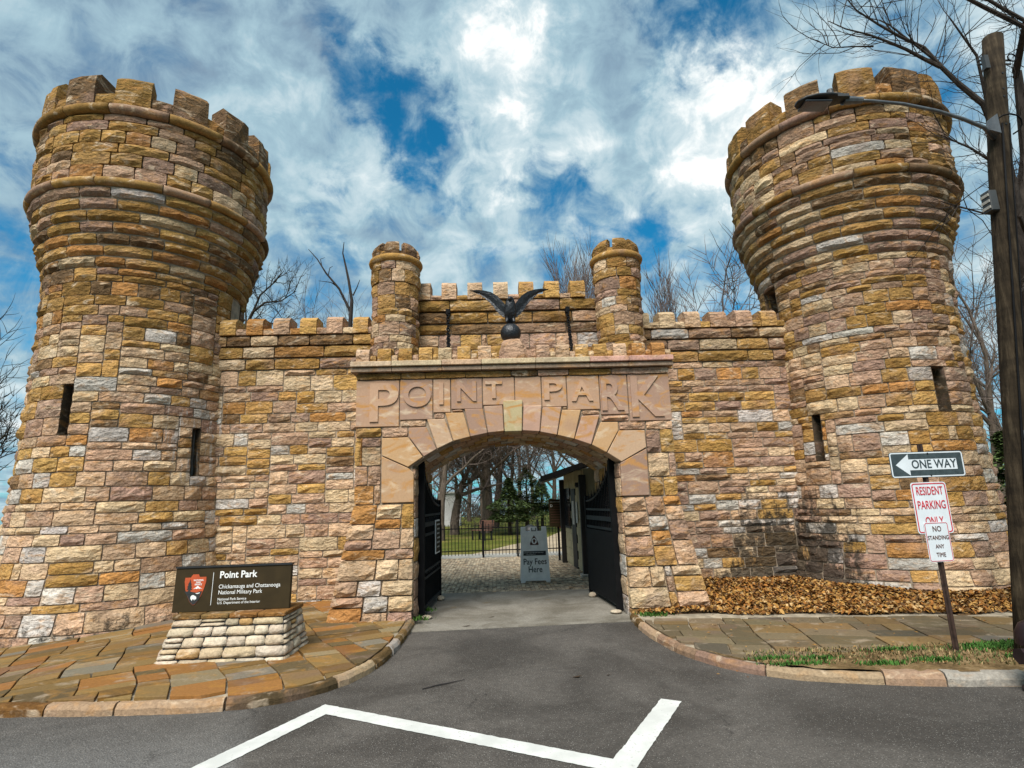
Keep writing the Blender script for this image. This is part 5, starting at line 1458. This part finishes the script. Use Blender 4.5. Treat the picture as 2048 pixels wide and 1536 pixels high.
fs = [(i * 12 + j, i * 12 + (j + 1) % 12, (i + 1) * 12 + (j + 1) % 12, (i + 1) * 12 + j) for i in range(5) for j in range(12)] + [tuple(range(11, -1, -1)), tuple(60 + j for j in range(12))]
put('head', hd.add(vs_, fs), MS['black'], sl, smooth=True)
put('lens', M().box(3.33, 3.62, 5.20, 5.38, 5.775, 5.80), MS['glass'], sl, bevel=.008)
put('photocell', M().lathe([(.001, 5.98), (.03, 5.975), (.035, 5.92), (.035, 5.90), (.001, 5.90)], 3.66, 5.29, 12), MS['sheet'], sl)
put('data_plate', M().box(3.66, 3.78, 5.17, 5.175, 5.81, 5.84), MS['sheet'], sl)
sl.location.z -= .11
sl.location.y += .0
HX = 4.405
hy = thing('fire_hydrant', 'dark red-black hydrant cut by the right edge at the kerb', 'hydrant', (4.30, 4.92, 0))
MS['hyd'] = plain('dark_red_enamel', (.014, .006, .007), .5, var=.4, vscale=20)
put('barrel', M().lathe([(.14, -.02), (.14, .03), (.10, .04), (.10, .36), (.13, .37), (.13, .41)], HX, 4.95, 18), MS['hyd'], hy, smooth=False)
put('bonnet', M().lathe([(.13, .41), (.125, .46), (.09, .53), (.03, .565), (.03, .60), (.001, .60)], HX, 4.95, 18), MS['hyd'], hy, smooth=True)
put('nozzle', M().tube([(HX, 4.95, .29), (HX - .15, 4.93, .29)], .055, 12), MS['hyd'], hy)
put('nozzle_cap', M().tube([(HX - .13, 4.93, .29), (HX - .175, 4.925, .29)], .066, 6), MS['hyd'], hy)

# ---------------------------------------------------------------- leaves, grass, gravel
rn = random.Random(3)
lf, t, b = mat('fallen_leaves', .8, .2)
at__ = t.n('ShaderNodeAttribute', attribute_name='tone')
t.link(at__.outputs['Color'], b.inputs['Base Color'])
def inbed(x, y):
    front = 8.42 - (x - 1.95) * .20 if x < 5.5 else 7.71 - (x - 5.5) * .08
    if y < front + .05 * math.sin(x * 5) : return False
    if x < 2.98 and y > 8.58 + (x - 2.1) * .0: return False
    if y > 10.42 and x < 6: return False
    if math.dist((x, y), (7.09, 10.61)) < 1.80: return False
    return y < 11
def bedz(x, y):
    fr_ = 8.42 - (x - 1.95) * .20 if x < 5.5 else 7.71
    return .075 + .13 * min(1, max(0, (y - fr_) / 2.0)) + .02 * math.sin(x * 3.1) * math.sin(y * 4)
mm = M(); xs = [1.9 + k * .25 for k in range(32)]; ys = [6.9 + k * .25 for k in range(18)]
mm.add([(x, y, bedz(x, y) if inbed(x, y) or y > 10 else -.05) for y in ys for x in xs], [(j * 32 + i, j * 32 + i + 1, (j + 1) * 32 + i + 1, (j + 1) * 32 + i) for j in range(17) for i in range(31)])
MS['litter'] = plain('leaf_mould', (.09, .05, .02), .95, var=.5, vscale=15, bump=.03, bscale=30)
put('leaf_bed', mm, MS['litter'], kind='structure', keep=True)
LC = [(.30, .14, .03), (.22, .09, .02), (.36, .20, .06), (.13, .055, .015), (.42, .27, .12), (.27, .11, .025), (.08, .04, .015), (.33, .17, .04)]
mm = M()
n = 0
while n < 23000:
    x = rn.uniform(1.95, 9.6); y = rn.uniform(7.3, 10.5)
    if not inbed(x, y): continue
    if y > 9.4 and rn.random() < .35: continue
    n += 1
    s_ = rn.uniform(.014, .036); z = bedz(x, y) + rn.uniform(0, .035)
    a = rn.uniform(0, 6.28); tl = rn.uniform(-.9, .9); tw = rn.uniform(-.9, .9); cu_ = rn.uniform(.2, .9)
    ca, sa = math.cos(a), math.sin(a)
    P6 = [(-1.1, 0, 0), (-.3, -.62, cu_), (.6, -.5, cu_ * .8), (1.15, 0, .15), (.5, .55, cu_), (-.4, .6, cu_ * .9)]
    vs_ = []
    for px, py, pz in P6:
        px *= s_; py *= s_; pz = pz * s_ * .7 + px * tl + py * tw
        vs_.append((x + px * ca - py * sa, y + px * sa + py * ca, max(z + pz, .07)))
    c_ = rn.choice(LC); j = rn.uniform(.6, 1.25)
    mm.add(vs_, [(0, 1, 5), (1, 2, 4, 5), (2, 3, 4)], tuple(q * j for q in c_))
for _ in range(140):      # strays on pavement and road edge
    x = rn.uniform(1.9, 6.5); y = rn.uniform(5.2, 8.2)
    s_ = rn.uniform(.012, .03); a = rn.uniform(0, 6.28); ca, sa = math.cos(a), math.sin(a)
    c_ = rn.choice(LC)
    if any(math.dist((x, y), q) < .3 for q in KR): continue
    if (x - 1.8) < 0: continue
    mm.add([(x + px * s_ * ca - py * s_ * sa, y + px * s_ * sa + py * s_ * ca, .112 + pz * s_) for px, py, pz in [(-1, 0, 0), (0, -.5, .3), (1, 0, .1), (0, .5, .3)]], [(0, 1, 2, 3)], c_)
put('fallen_leaves', mm, lf, kind='stuff')
mm = M()
def blade(mm, x, y, z, h, rn, col):
    a = rn.uniform(0, 6.28); w = h * .22 + .002; lx, ly = math.cos(a) * h * .6, math.sin(a) * h * .6
    px, py = -math.sin(a) * w, math.cos(a) * w
    mm.add([(x - px, y - py, z), (x + px, y + py, z), (x + lx * .4 + px * .6, y + ly * .4 + py * .6, z + h * .65), (x + lx, y + ly, z + h)], [(0, 1, 2), (0, 2, 3)], col)
patches = [(4.9, 5.98, .42, .12, 1900), (5.4, 6.05, .3, .12, 1000), (4.0, 5.60, .25, .06, 380), (3.0, 5.80, .22, .05, 240), (3.5, 5.55, .25, .05, 220), (2.6, 5.85, .25, .05, 260), (4.9, 5.6, .25, .07, 320), (2.75, 5.66, .3, .05, 200), (2.12, 8.36, .14, .07, 260), (3.9, 6.0, .3, .05, 300)]
for cx_, cy_, sx_, sy_, n in patches:
    for _ in range(n):
        x, y = rn.gauss(cx_, sx_ * .45), rn.gauss(cy_, sy_ * .5)
        if y > 6.22 or y < 5.32: continue
        k = rn.uniform(.6, 1.3)
        blade(mm, x, y, .098, rn.uniform(.012, .04), rn, (.045 * k, .115 * k, .018 * k))
for cx_, cy_, sx_, n in ((2.12, 8.33, .10, 220), (-1.21, 8.62, .10, 140), (-1.10, 9.3, .08, 80)):
    for _ in range(n):
        k = rn.uniform(.6, 1.3); blade(mm, rn.gauss(cx_, sx_), rn.gauss(cy_, .05), .06, rn.uniform(.02, .06), rn, (.045 * k, .10 * k, .015 * k))
for _ in range(5200):
    x, y = rn.uniform(2.4, 7), rn.uniform(5.3, 6.15)
    if (y < 5.75 - (x - 2.4) * .18): continue
    k = rn.uniform(.5, 1.2); blade(mm, x, y, .098, rn.uniform(.01, .035), rn, rn.choice([(.25 * k, .19 * k, .08 * k), (.30 * k, .2 * k, .1 * k), (.08 * k, .10 * k, .03 * k)]))
put('grass', mm, lf, kind='stuff')
# twigs and leaves lying on the road
rq = random.Random(8)
twg = thing('fallen_twig', 'thin dark twig lying on the road between the arch and the painted line', 'twig', (-.55, 5.85, 0))
put('stem', M().tube([(-.72, 5.68, .008), (-.6, 5.76, .012), (-.48, 5.83, .010), (-.35, 5.90, .012)], [.005, .006, .005, .003], 5), MS['dark_wood'], twg)
def dead_leaf(x, y, s_, label):
    o = M().add([(x - s_, y, .007), (x, y - s_ * .4, .012), (x + s_, y + s_ * .1, .02), (x + .1 * s_, y + s_ * .45, .009), (x, y, .004)], [(0, 1, 3), (1, 2, 3), (0, 3, 4), (0, 4, 1), (1, 4, 2), (2, 4, 3)], (.05, .03, .015))
    tag(put('dead_leaf', o, lf), label, 'leaf')
dead_leaf(.72, 5.86, .055, 'largest dark leaf lying alone on the road in front of the arch')
dead_leaf(-.46, 8.33, .07, 'dark curled leaf lying on the seam where the paler passage paving starts')
dead_leaf(-.12, 8.9, .05, 'small dark leaf lying on the pale paving inside the arch mouth')
dead_leaf(1.02, 5.88, .022, 'tiny leaf lying right of the largest leaf on the road')

# ---------------------------------------------------------------- trees
bk, t, b = mat('bare_bark', .92, .1)
pos = t.n('ShaderNodeNewGeometry').outputs['Position']
at__ = t.n('ShaderNodeAttribute', attribute_name='tone')
n_ = t.noise(t.vm('MULTIPLY', pos, (9, 9, 2)).outputs[0], 1.5, 5, .65).outputs['Fac']
c = t.vm('SCALE', at__.outputs['Color'], sc=t.mr(n_, .3, .7, .6, 1.35)).outputs[0]
t.link(c, b.inputs['Base Color'])
t.link(t.n('ShaderNodeBump', i={'Height': n_, 'Distance': .03}).outputs[0], b.inputs['Normal'])
MS['bark'] = bk
def rvec(rn): 
    return Vector((rn.gauss(0, 1), rn.gauss(0, 1), rn.gauss(0, 1))).normalized()
def grow(out, p, d, L, r, depth, rn, P_):
    """limb as a wandering tube, forking into thinner ones"""
    seg = 5 if depth == 0 else 4 if depth < P_['deep'] - 1 else 3
    pts = [p]; rad = [r]; dd = d.copy(); nodes = []
    for k in range(seg):
        dd = (dd + rvec(rn) * P_['wig'] * (.5 if depth == 0 else 1) + Vector((0, 0, 1)) * P_['up'] * (0 if depth == 0 else 1)).normalized()
        p = p + dd * (L / seg); pts.append(p); rad.append(r * (1 - .55 * (k + 1) / seg) if depth < P_['deep'] else r * (1 - .75 * (k + 1) / seg))
        nodes.append((p, dd.copy(), rad[-1], (k + 1) / seg))
    n = 9 if depth == 0 else 6 if depth == 1 else 4 if depth == 2 else 3
    out[0 if depth == 0 else 1].tube(pts, rad, n, cap=False, col=P_['col'] if depth < 2 else P_['twig'])
    if depth >= P_['deep']: return
    nb = P_['nb'][min(depth, len(P_['nb']) - 1)]
    for i in range(nb):
        k = P_['first'] + (1 - P_['first']) * (i + rn.random()) / nb if depth == 0 else .2 + .8 * (i + rn.random()) / nb
        j = min(int(k * seg), seg - 1)
        q, dq, rq_, _ = nodes[j]
        a = nodes[j - 1][0] if j > 0 else pts[0]
        q = a.lerp(q, rn.random())
        side = rvec(rn); side = (side - dq * side.dot(dq)).normalized()
        ang = R(rn.uniform(*P_['ang']))
        nd = (dq * math.cos(ang) + side * math.sin(ang)).normalized()
        grow(out, q, nd, L * rn.uniform(*P_['len']) * (1.0 if depth else P_['l1']), max(rq_ * rn.uniform(.45, .75), P_['rmin']), depth + 1, rn, P_)
    q, dq, rq_, _ = nodes[-1]
    grow(out, q, (dq + rvec(rn) * .25).normalized(), L * .62, max(rq_, P_['rmin']), depth + 1, rn, P_)
DEF = dict(wig=.22, up=.07, deep=4, nb=(7, 5, 5, 4), ang=(28, 62), len=(.5, .78), l1=.85, first=.45, rmin=.008, col=(.11, .085, .065), twig=(.13, .10, .085))
def tree(name, label, x, y, h, r, seed, z=-.1, lean=(0, 0), group=None, **kw):
    P_ = dict(DEF); P_.update(kw)
    rn = random.Random(seed)
    root = thing(name, label, 'tree', (x, y, z), group=group)
    out = [M(), M()]
    grow(out, Vector((x, y, z)), Vector((lean[0], lean[1], 1)).normalized(), h, r, 0, rn, P_)
    put('trunk', out[0], bk, root, smooth=True)
    put('branches', out[1], bk, root, smooth=False)
    return root
UPR = dict(up=.20, wig=.12, ang=(16, 38))
def X_(px, Y): return (px - 985) / 1147 * Y
G = 'bare winter trees in the park behind the gate'
tree('bare_tree', 'large bare oak with a thick straight trunk, seen centrally through the arch', X_(963, 34), 34, 5.6, .36, 1, rmin=.011, deep=5, nb=(10, 6, 5, 4, 3), first=.45, group=G, col=(.17, .13, .10), l1=.7)
tree('bare_tree', 'darker bare tree standing just behind the thick oak trunk', X_(980, 41), 41, 6.3, .30, 2, rmin=.012, group=G, col=(.06, .045, .035))
tree('bare_tree', 'short-trunked spreading bare tree left of the thick oak, before the monument', X_(901, 33), 33, 3.4, .30, 3, rmin=.013, deep=5, nb=(5, 5, 4, 3, 3), first=.5, group=G, l1=1.0, ang=(30, 70))
tree('bare_tree', 'leftmost bare tree seen through the arch beside the left gate leaf', X_(873, 28), 28, 4.6, .22, 4, rmin=.012, deep=5, nb=(6, 4, 4, 3, 3), group=G)
for k, (px, Y, h, r_, lab) in enumerate([(1010, 46, 6.5, .2, 'slim bare tree right of the thick oak seen through the arch'), (1028, 52, 7.5, .2, 'thin bare tree rising between the evergreens and the folding sign'), (1095, 44, 6.2, .2, 'bare tree seen through the arch above the information board'),
        (1145, 38, 6.8, .2, 'bare tree reaching over the ticket booth roof'), (930, 55, 6.5, .22, 'distant bare tree between the two thickest trunks in the arch'), (850, 42, 6.5, .24, 'bare tree mostly hidden by the left side of the arch')]):
    tree('bare_tree', lab, X_(px, Y), Y, h, r_, 20 + k, rmin=.016, nb=(7, 5, 5, 4), group=G)
# above the walls
GA = 'bare treetops above the walls'
def twigs_on(tgt, pts, r0, r1, rn, dens, Lr, P2_, col, n_=6, rt=.0075):
    n = len(pts); tgt.tube(pts, [r0 + (r1 - r0) * k / (n - 1) for k in range(n)], n_, cap=False, col=col)
    for k in range(n - 1):
        a, b_ = Vector(pts[k]), Vector(pts[k + 1])
        for _ in range(max(1, int((b_ - a).length * dens))):
            side = rvec(rn); side.z = abs(side.z) if rn.random() < .6 else side.z; 
            grow([tgt, tgt], a.lerp(b_, rn.random()), ((b_ - a).normalized() * .6 + side * .85).normalized(), rn.uniform(*Lr), rt, 1, rn, P2_)
rl = random.Random(31)
lt = thing('bare_tree', 'small dark bare tree leaning out from behind the golden tower over the left wall', 'tree', (-7.6, 16.2, 0), group=GA)
LT2 = [M(), M()]
LT2[0].tube([(-7.6, 16.2, -.1), (-7.5, 16.1, 3.5), (-7.25, 16, 6.2), (-7.05, 16, 6.9)], [.16, .13, .10, .085], 8, cap=False, col=(.05, .04, .03))
pt_ = dict(DEF, wig=.26, up=.05, deep=4, nb=(4, 4, 3, 3), ang=(25, 60), len=(.45, .8), rmin=.006, col=(.05, .04, .03), twig=(.06, .05, .04))
for pts, r0 in (([(-7.05, 16, 6.9), (-6.94, 16, 7.23), (-6.6, 16, 7.52), (-6.17, 16.1, 7.6), (-5.75, 16.1, 7.9)], .05), ([(-6.94, 16, 7.2), (-6.75, 16, 7.75), (-6.35, 16, 8.15), (-6.1, 16, 8.5)], .035), ([(-7.05, 16, 6.95), (-6.7, 15.9, 7.0), (-6.2, 15.9, 6.8), (-5.7, 15.9, 6.95)], .03), ([(-7.1, 16, 6.9), (-7.15, 16, 7.5), (-6.95, 16, 8.2)], .03)):
    twigs_on(LT2[1], pts, r0, .01, rl, 5.5, (.35, .8), dict(pt_, deep=3), (.05, .04, .03), rt=.014)
put('trunk', LT2[0], bk, lt, smooth=True); put('branches', LT2[1], bk, lt)
for k, (px, Y, h, lab) in enumerate([(600, 26, 5.0, 'low bare treetop just right of the leaning tree above the left wall'), (665, 30, 6.0, 'fine bare treetop behind the dead forked tree'), (560, 34, 6.2, 'palest distant treetop above the left wall'), (725, 32, 6.3, 'bare treetop touching the left turret')]):
    tree('bare_tree', lab, X_(px, Y) - .2, Y, h, .16, 40 + k, rmin=.010, first=.5, group=GA, nb=(9, 6, 5, 4), l1=.42)
for k, (px, Y, h, lab, kw) in enumerate([(1200, 27, 6.5, 'tall upright bare tree beside the right turret', dict(l1=.5, nb=(18, 10, 6, 4), **UPR)), (1150, 30, 6.8, 'upright bare tree between the turrets over the merlons', dict(l1=.5, nb=(14, 9, 6, 4), **UPR)), (1300, 28, 6.0, 'bushy upright bare treetop just right of the right turret', dict(l1=.55, nb=(15, 9, 6, 4), **UPR)),
        (1365, 32, 5.6, 'lowest bare treetop above the middle of the right wall', dict(l1=.5, nb=(10, 6, 5, 3))), (1455, 21, 5.5, 'bare tree spreading from behind the pinkish tower over the right wall', dict(l1=.55, nb=(10, 6, 5, 4), first=.4)), (1420, 27, 5.9, 'paler bare tree behind the one beside the pinkish tower', dict(l1=.5, nb=(10, 6, 5, 3)))]):
    tree('bare_tree', lab, X_(px, Y), Y, h, .18, 50 + k, rmin=.0155, group=GA, twig=(.13, .10, .09), **kw)
tree('bare_tree', 'dark bare tree at the far left edge beside the golden tower', X_(2, 17), 17, 3.6, .2, 61, rmin=.011, first=.4, nb=(7, 5, 4, 4), col=(.05, .04, .03), twig=(.06, .05, .04), l1=.75)
for k, (px, Y, h, lab) in enumerate([(1985, 18, 5.2, 'bare tree seen between the pinkish tower and the utility pole'), (2040, 22, 7.2, 'bare tree at the right edge behind the utility poles')]):
    tree('bare_tree', lab, X_(px, Y), Y, h, .17, 70 + k, rmin=.010, first=.35, nb=(8, 5, 4, 4), l1=.6)
# the dead forked tree, drawn from its own two stems
def limbs(name, label, stems, col, z0, rn, cat='tree', twigs=0, group=None):
    root = thing(name, label, cat, tuple(stems[0][0][0]) if z0 is None else (stems[0][0][0][0], stems[0][0][0][1], z0), group=group)
    for pts, r0, r1 in stems:
        n = len(pts); put('limb', M().tube(pts, [r0 + (r1 - r0) * k / (n - 1) for k in range(n)], 6, cap=False, col=col), bk, root, smooth=True)
    return root
Yd = 20
dead = limbs('dead_tree', 'dead forked tree with two bare stems rising above the left wall', [
    ([(-5.1, Yd, 0), (-5.2, Yd, 4), (-5.16, Yd, 7.9), (-5.12, Yd, 9.0)], .14, .07), ([(-5.12, Yd, 9.0), (-5.26, Yd, 9.8), (-5.41, Yd + .1, 10.4), (-5.53, Yd + .1, 10.9), (-5.47, Yd, 11.3)], .062, .014),
    ([(-5.17, Yd, 8.6), (-5.56, Yd - .1, 9.42), (-6.03, Yd - .2, 10.0), (-6.33, Yd - .3, 10.5), (-6.67, Yd - .3, 10.9)], .055, .010), ([(-5.62, Yd - .1, 9.5), (-5.9, Yd, 9.72), (-6.35, Yd, 9.79)], .024, .008), ([(-5.08, Yd, 9.2), (-4.95, Yd, 9.5), (-4.85, Yd, 9.8)], .03, .01),
    ([(-5.95, Yd - .2, 9.9), (-5.9, Yd - .2, 10.2), (-5.86, Yd, 10.35)], .02, .007), ([(-6.2, Yd - .2, 10.3), (-6.25, Yd - .2, 10.55), (-6.15, Yd, 10.7)], .02, .006)], (.04, .033, .03), 0, random.Random(1))
# near tree overhanging from the right
ov = thing('overhanging_tree', 'dark bare branches reaching in over the right tower from the right edge', 'tree', (8.4, 8.6, 0))
out = [M(), M()]
Y7 = 7.6
MAIN = [([(8.4, 8.6, 0), (8.45, 8.5, 3), (8.35, 8.2, 5.5), (7.95, 7.8, 6.9)], .20, .10),
  ([(7.95, 7.8, 6.9), (7.63, Y7, 7.45), (7.29, Y7, 7.83), (7.08, Y7, 8.12), (6.88, Y7, 8.45), (6.52, Y7, 8.66), (6.22, Y7, 8.88), (5.91, Y7, 9.14), (5.70, Y7, 9.5)], .045, .007),
  ([(7.08, Y7, 8.10), (6.84, Y7, 8.25), (6.54, Y7 - .05, 8.38), (6.24, Y7 - .1, 8.47), (5.96, Y7 - .1, 8.60), (5.60, Y7 - .1, 8.71), (5.42, Y7, 8.95)], .032, .006),
  ([(6.07, Y7, 8.48), (5.76, Y7, 8.48), (5.43, Y7, 8.46), (5.15, Y7, 8.60)], .014, .004), ([(7.09, Y7, 8.15), (6.75, Y7, 8.50), (6.42, Y7, 8.84), (6.33, Y7, 9.4)], .022, .005),
  ([(8.9, 8.2, 8.4), (8.59, Y7, 8.82), (8.36, Y7, 8.97), (8.0, Y7, 9.2), (7.72, Y7, 9.39), (7.2, Y7, 9.8)], .045, .022), ([(8.9, 8.2, 8.5), (8.62, Y7, 8.94), (8.29, Y7, 9.18), (7.9, Y7, 9.5)], .04, .02),
  ([(8.4, 8.4, 5.0), (8.9, 8.3, 7.0), (8.95, 8.2, 8.5)], .14, .06), ([(8.2, 8.0, 6.0), (7.7, 7.6, 6.35), (7.1, 7.4, 6.55), (6.6, 7.3, 6.7)], .035, .006), ([(8.3, 8.0, 5.2), (7.7, 7.5, 5.5), (7.0, 7.3, 5.45), (6.3, 7.2, 5.6)], .03, .005),
  ([(8.3, 8.0, 4.6), (7.8, 7.6, 4.7), (7.3, 7.4, 4.2), (6.8, 7.3, 3.9)], .028, .005), ([(8.3, 8.2, 6.4), (8.0, 7.9, 7.2), (7.7, 7.6, 8.3), (7.3, 7.5, 8.9)], .04, .01), ([(8.35, 8.1, 3.8), (8.0, 7.8, 3.6), (7.6, 7.6, 3.0), (7.3, 7.4, 2.6)], .02, .004)]
rt_ = random.Random(12)
for q_, (pts, r0, r1) in enumerate(MAIN):
    n = len(pts); tgt = out[0] if q_ == 0 else out[1]
    tgt.tube(pts, [r0 + (r1 - r0) * k / (n - 1) for k in range(n)], 7, cap=False, col=(.045, .036, .03))
    if q_ == 0: continue
    tot = sum((Vector(b__) - Vector(a__)).length for a__, b__ in zip(pts[:-1], pts[1:]))
    for _ in range(int(tot * 8)):
        k = rt_.randint(0, n - 2); a = Vector(pts[k]).lerp(Vector(pts[k + 1]), rt_.random())
        d = (Vector(pts[k + 1]) - Vector(pts[k])).normalized()
        side = rvec(rt_); side.z = abs(side.z) if rt_.random() < .55 else -abs(side.z) * .8; side.y *= .7
        nd = (d * .55 + side * .9).normalized()
        L_ = rt_.uniform(.25, 1.0)
        P2_ = dict(DEF, wig=.28, up=.06, deep=2, nb=(3, 3, 2), ang=(25, 60), len=(.4, .8), l1=.8, first=.2, rmin=.0032, col=(.045, .036, .03), twig=(.05, .04, .034))
        tmp = [out[1], out[1]]
        grow(tmp, a, nd, L_, .0075, 1, rt_, dict(P2_, deep=2))
put('trunk', out[0], bk, ov, smooth=True); put('branches', out[1], bk, ov)
# evergreens
ng, t, b = mat('evergreen_needles', .85, .15)
at__ = t.n('ShaderNodeAttribute', attribute_name='tone')
t.link(at__.outputs['Color'], b.inputs['Base Color'])
def evergreen(label, x, y, h, w, seed, z0=.7, n=4800, z=-.1):
    rn = random.Random(seed)
    root = thing('evergreen_tree', label, 'tree', (x, y, z), group='evergreens on the lawn behind the gate')
    put('trunk', M().tube([(x, y, z), (x, y, z + h * .9)], [.12, .03], 7, col=(.06, .045, .03)), bk, root)
    mm = M()
    for _ in range(n):
        t_ = rn.random() ** 1.25
        zz_ = z0 + (h - z0) * t_
        rad = w * (1 - t_) ** .75 * (.35 + .65 * rn.random() ** .5) * (1 + .35 * math.sin(zz_ * 6 + 3 * math.sin(seed + zz_))) * (1 + .25 * math.sin(3 * rn.random() * 0 + zz_ * 9))
        a = rn.uniform(0, 6.283); a += .25 * math.sin(zz_ * 7)
        px, py = x + rad * math.cos(a), y + rad * math.sin(a)
        s_ = rn.uniform(.035, .09); k = rn.uniform(.5, 1.5)
        d = Vector((math.cos(a), math.sin(a), rn.uniform(-.5, .3))).normalized(); sd_ = Vector((-math.sin(a), math.cos(a), rn.uniform(-.5, .5)))
        c0 = Vector((px, py, zz_ - .1 * rad)); e1, e2 = d * s_ * 1.6, sd_ * s_ * .6
        mm.add([tuple(c0 - e1), tuple(c0 - e2), tuple(c0 + e1), tuple(c0 + e2)], [(0, 1, 2, 3)], (.07 * k, .10 * k, .032 * k))
    put('crown', mm, ng, root)
    return root
evergreen('tallest dark evergreen behind the fence, right of the thick oak', X_(1043, 33), 33, 3.7, 1.35, 1, z0=.75)
evergreen('lower dark evergreen joined to the left of the tallest one', X_(1008, 31), 31, 2.9, 1.1, 2, z0=.7)
evergreen('small evergreen between the tallest one and the ticket booth', X_(1072, 36), 36, 3.0, 1.0, 3, z0=.9, n=3600)
evergreen('dark evergreen behind the utility pole at the right edge', X_(2020, 15), 15, 3.1, 1.0, 4, z0=.3, n=4200)
# hedge of undergrowth closing the lawn
rn = random.Random(66); mm = M()
for _ in range(9000):
    x = rn.uniform(-26, 26); y = 62 + rn.uniform(-3, 3) + abs(x) * .15; h = rn.random() ** 1.6 * (1.6 + .5 * math.sin(x * 1.1))
    L_ = rn.uniform(.3, 1.0); a = rn.uniform(-.6, .6); k = rn.uniform(.6, 1.3)
    mm.add([(x, y, h), (x + .03, y, h), (x + .03 + L_ * math.sin(a), y + rn.uniform(-.2, .2), h + L_ * math.cos(a)), (x - .01 + L_ * math.sin(a) * .5, y, h + L_ * .5)], [(0, 1, 2, 3)], (.075 * k, .06 * k, .04 * k))
put('undergrowth', mm, lf, kind='stuff')
rn = random.Random(67)
for k in range(9):
    Yk = rn.uniform(52, 60); xk = -17 + k * 4.1 + rn.uniform(-1, 1)
    tree('bare_tree', '%s bare tree from the left in the row at the lawn far edge' % 'first second third fourth fifth sixth seventh eighth ninth'.split()[k], xk, Yk, rn.uniform(5, 7), .2, 90 + k, rmin=.02, nb=(7, 5, 4), deep=3, group='row of distant bare trees at the far edge of the lawn')
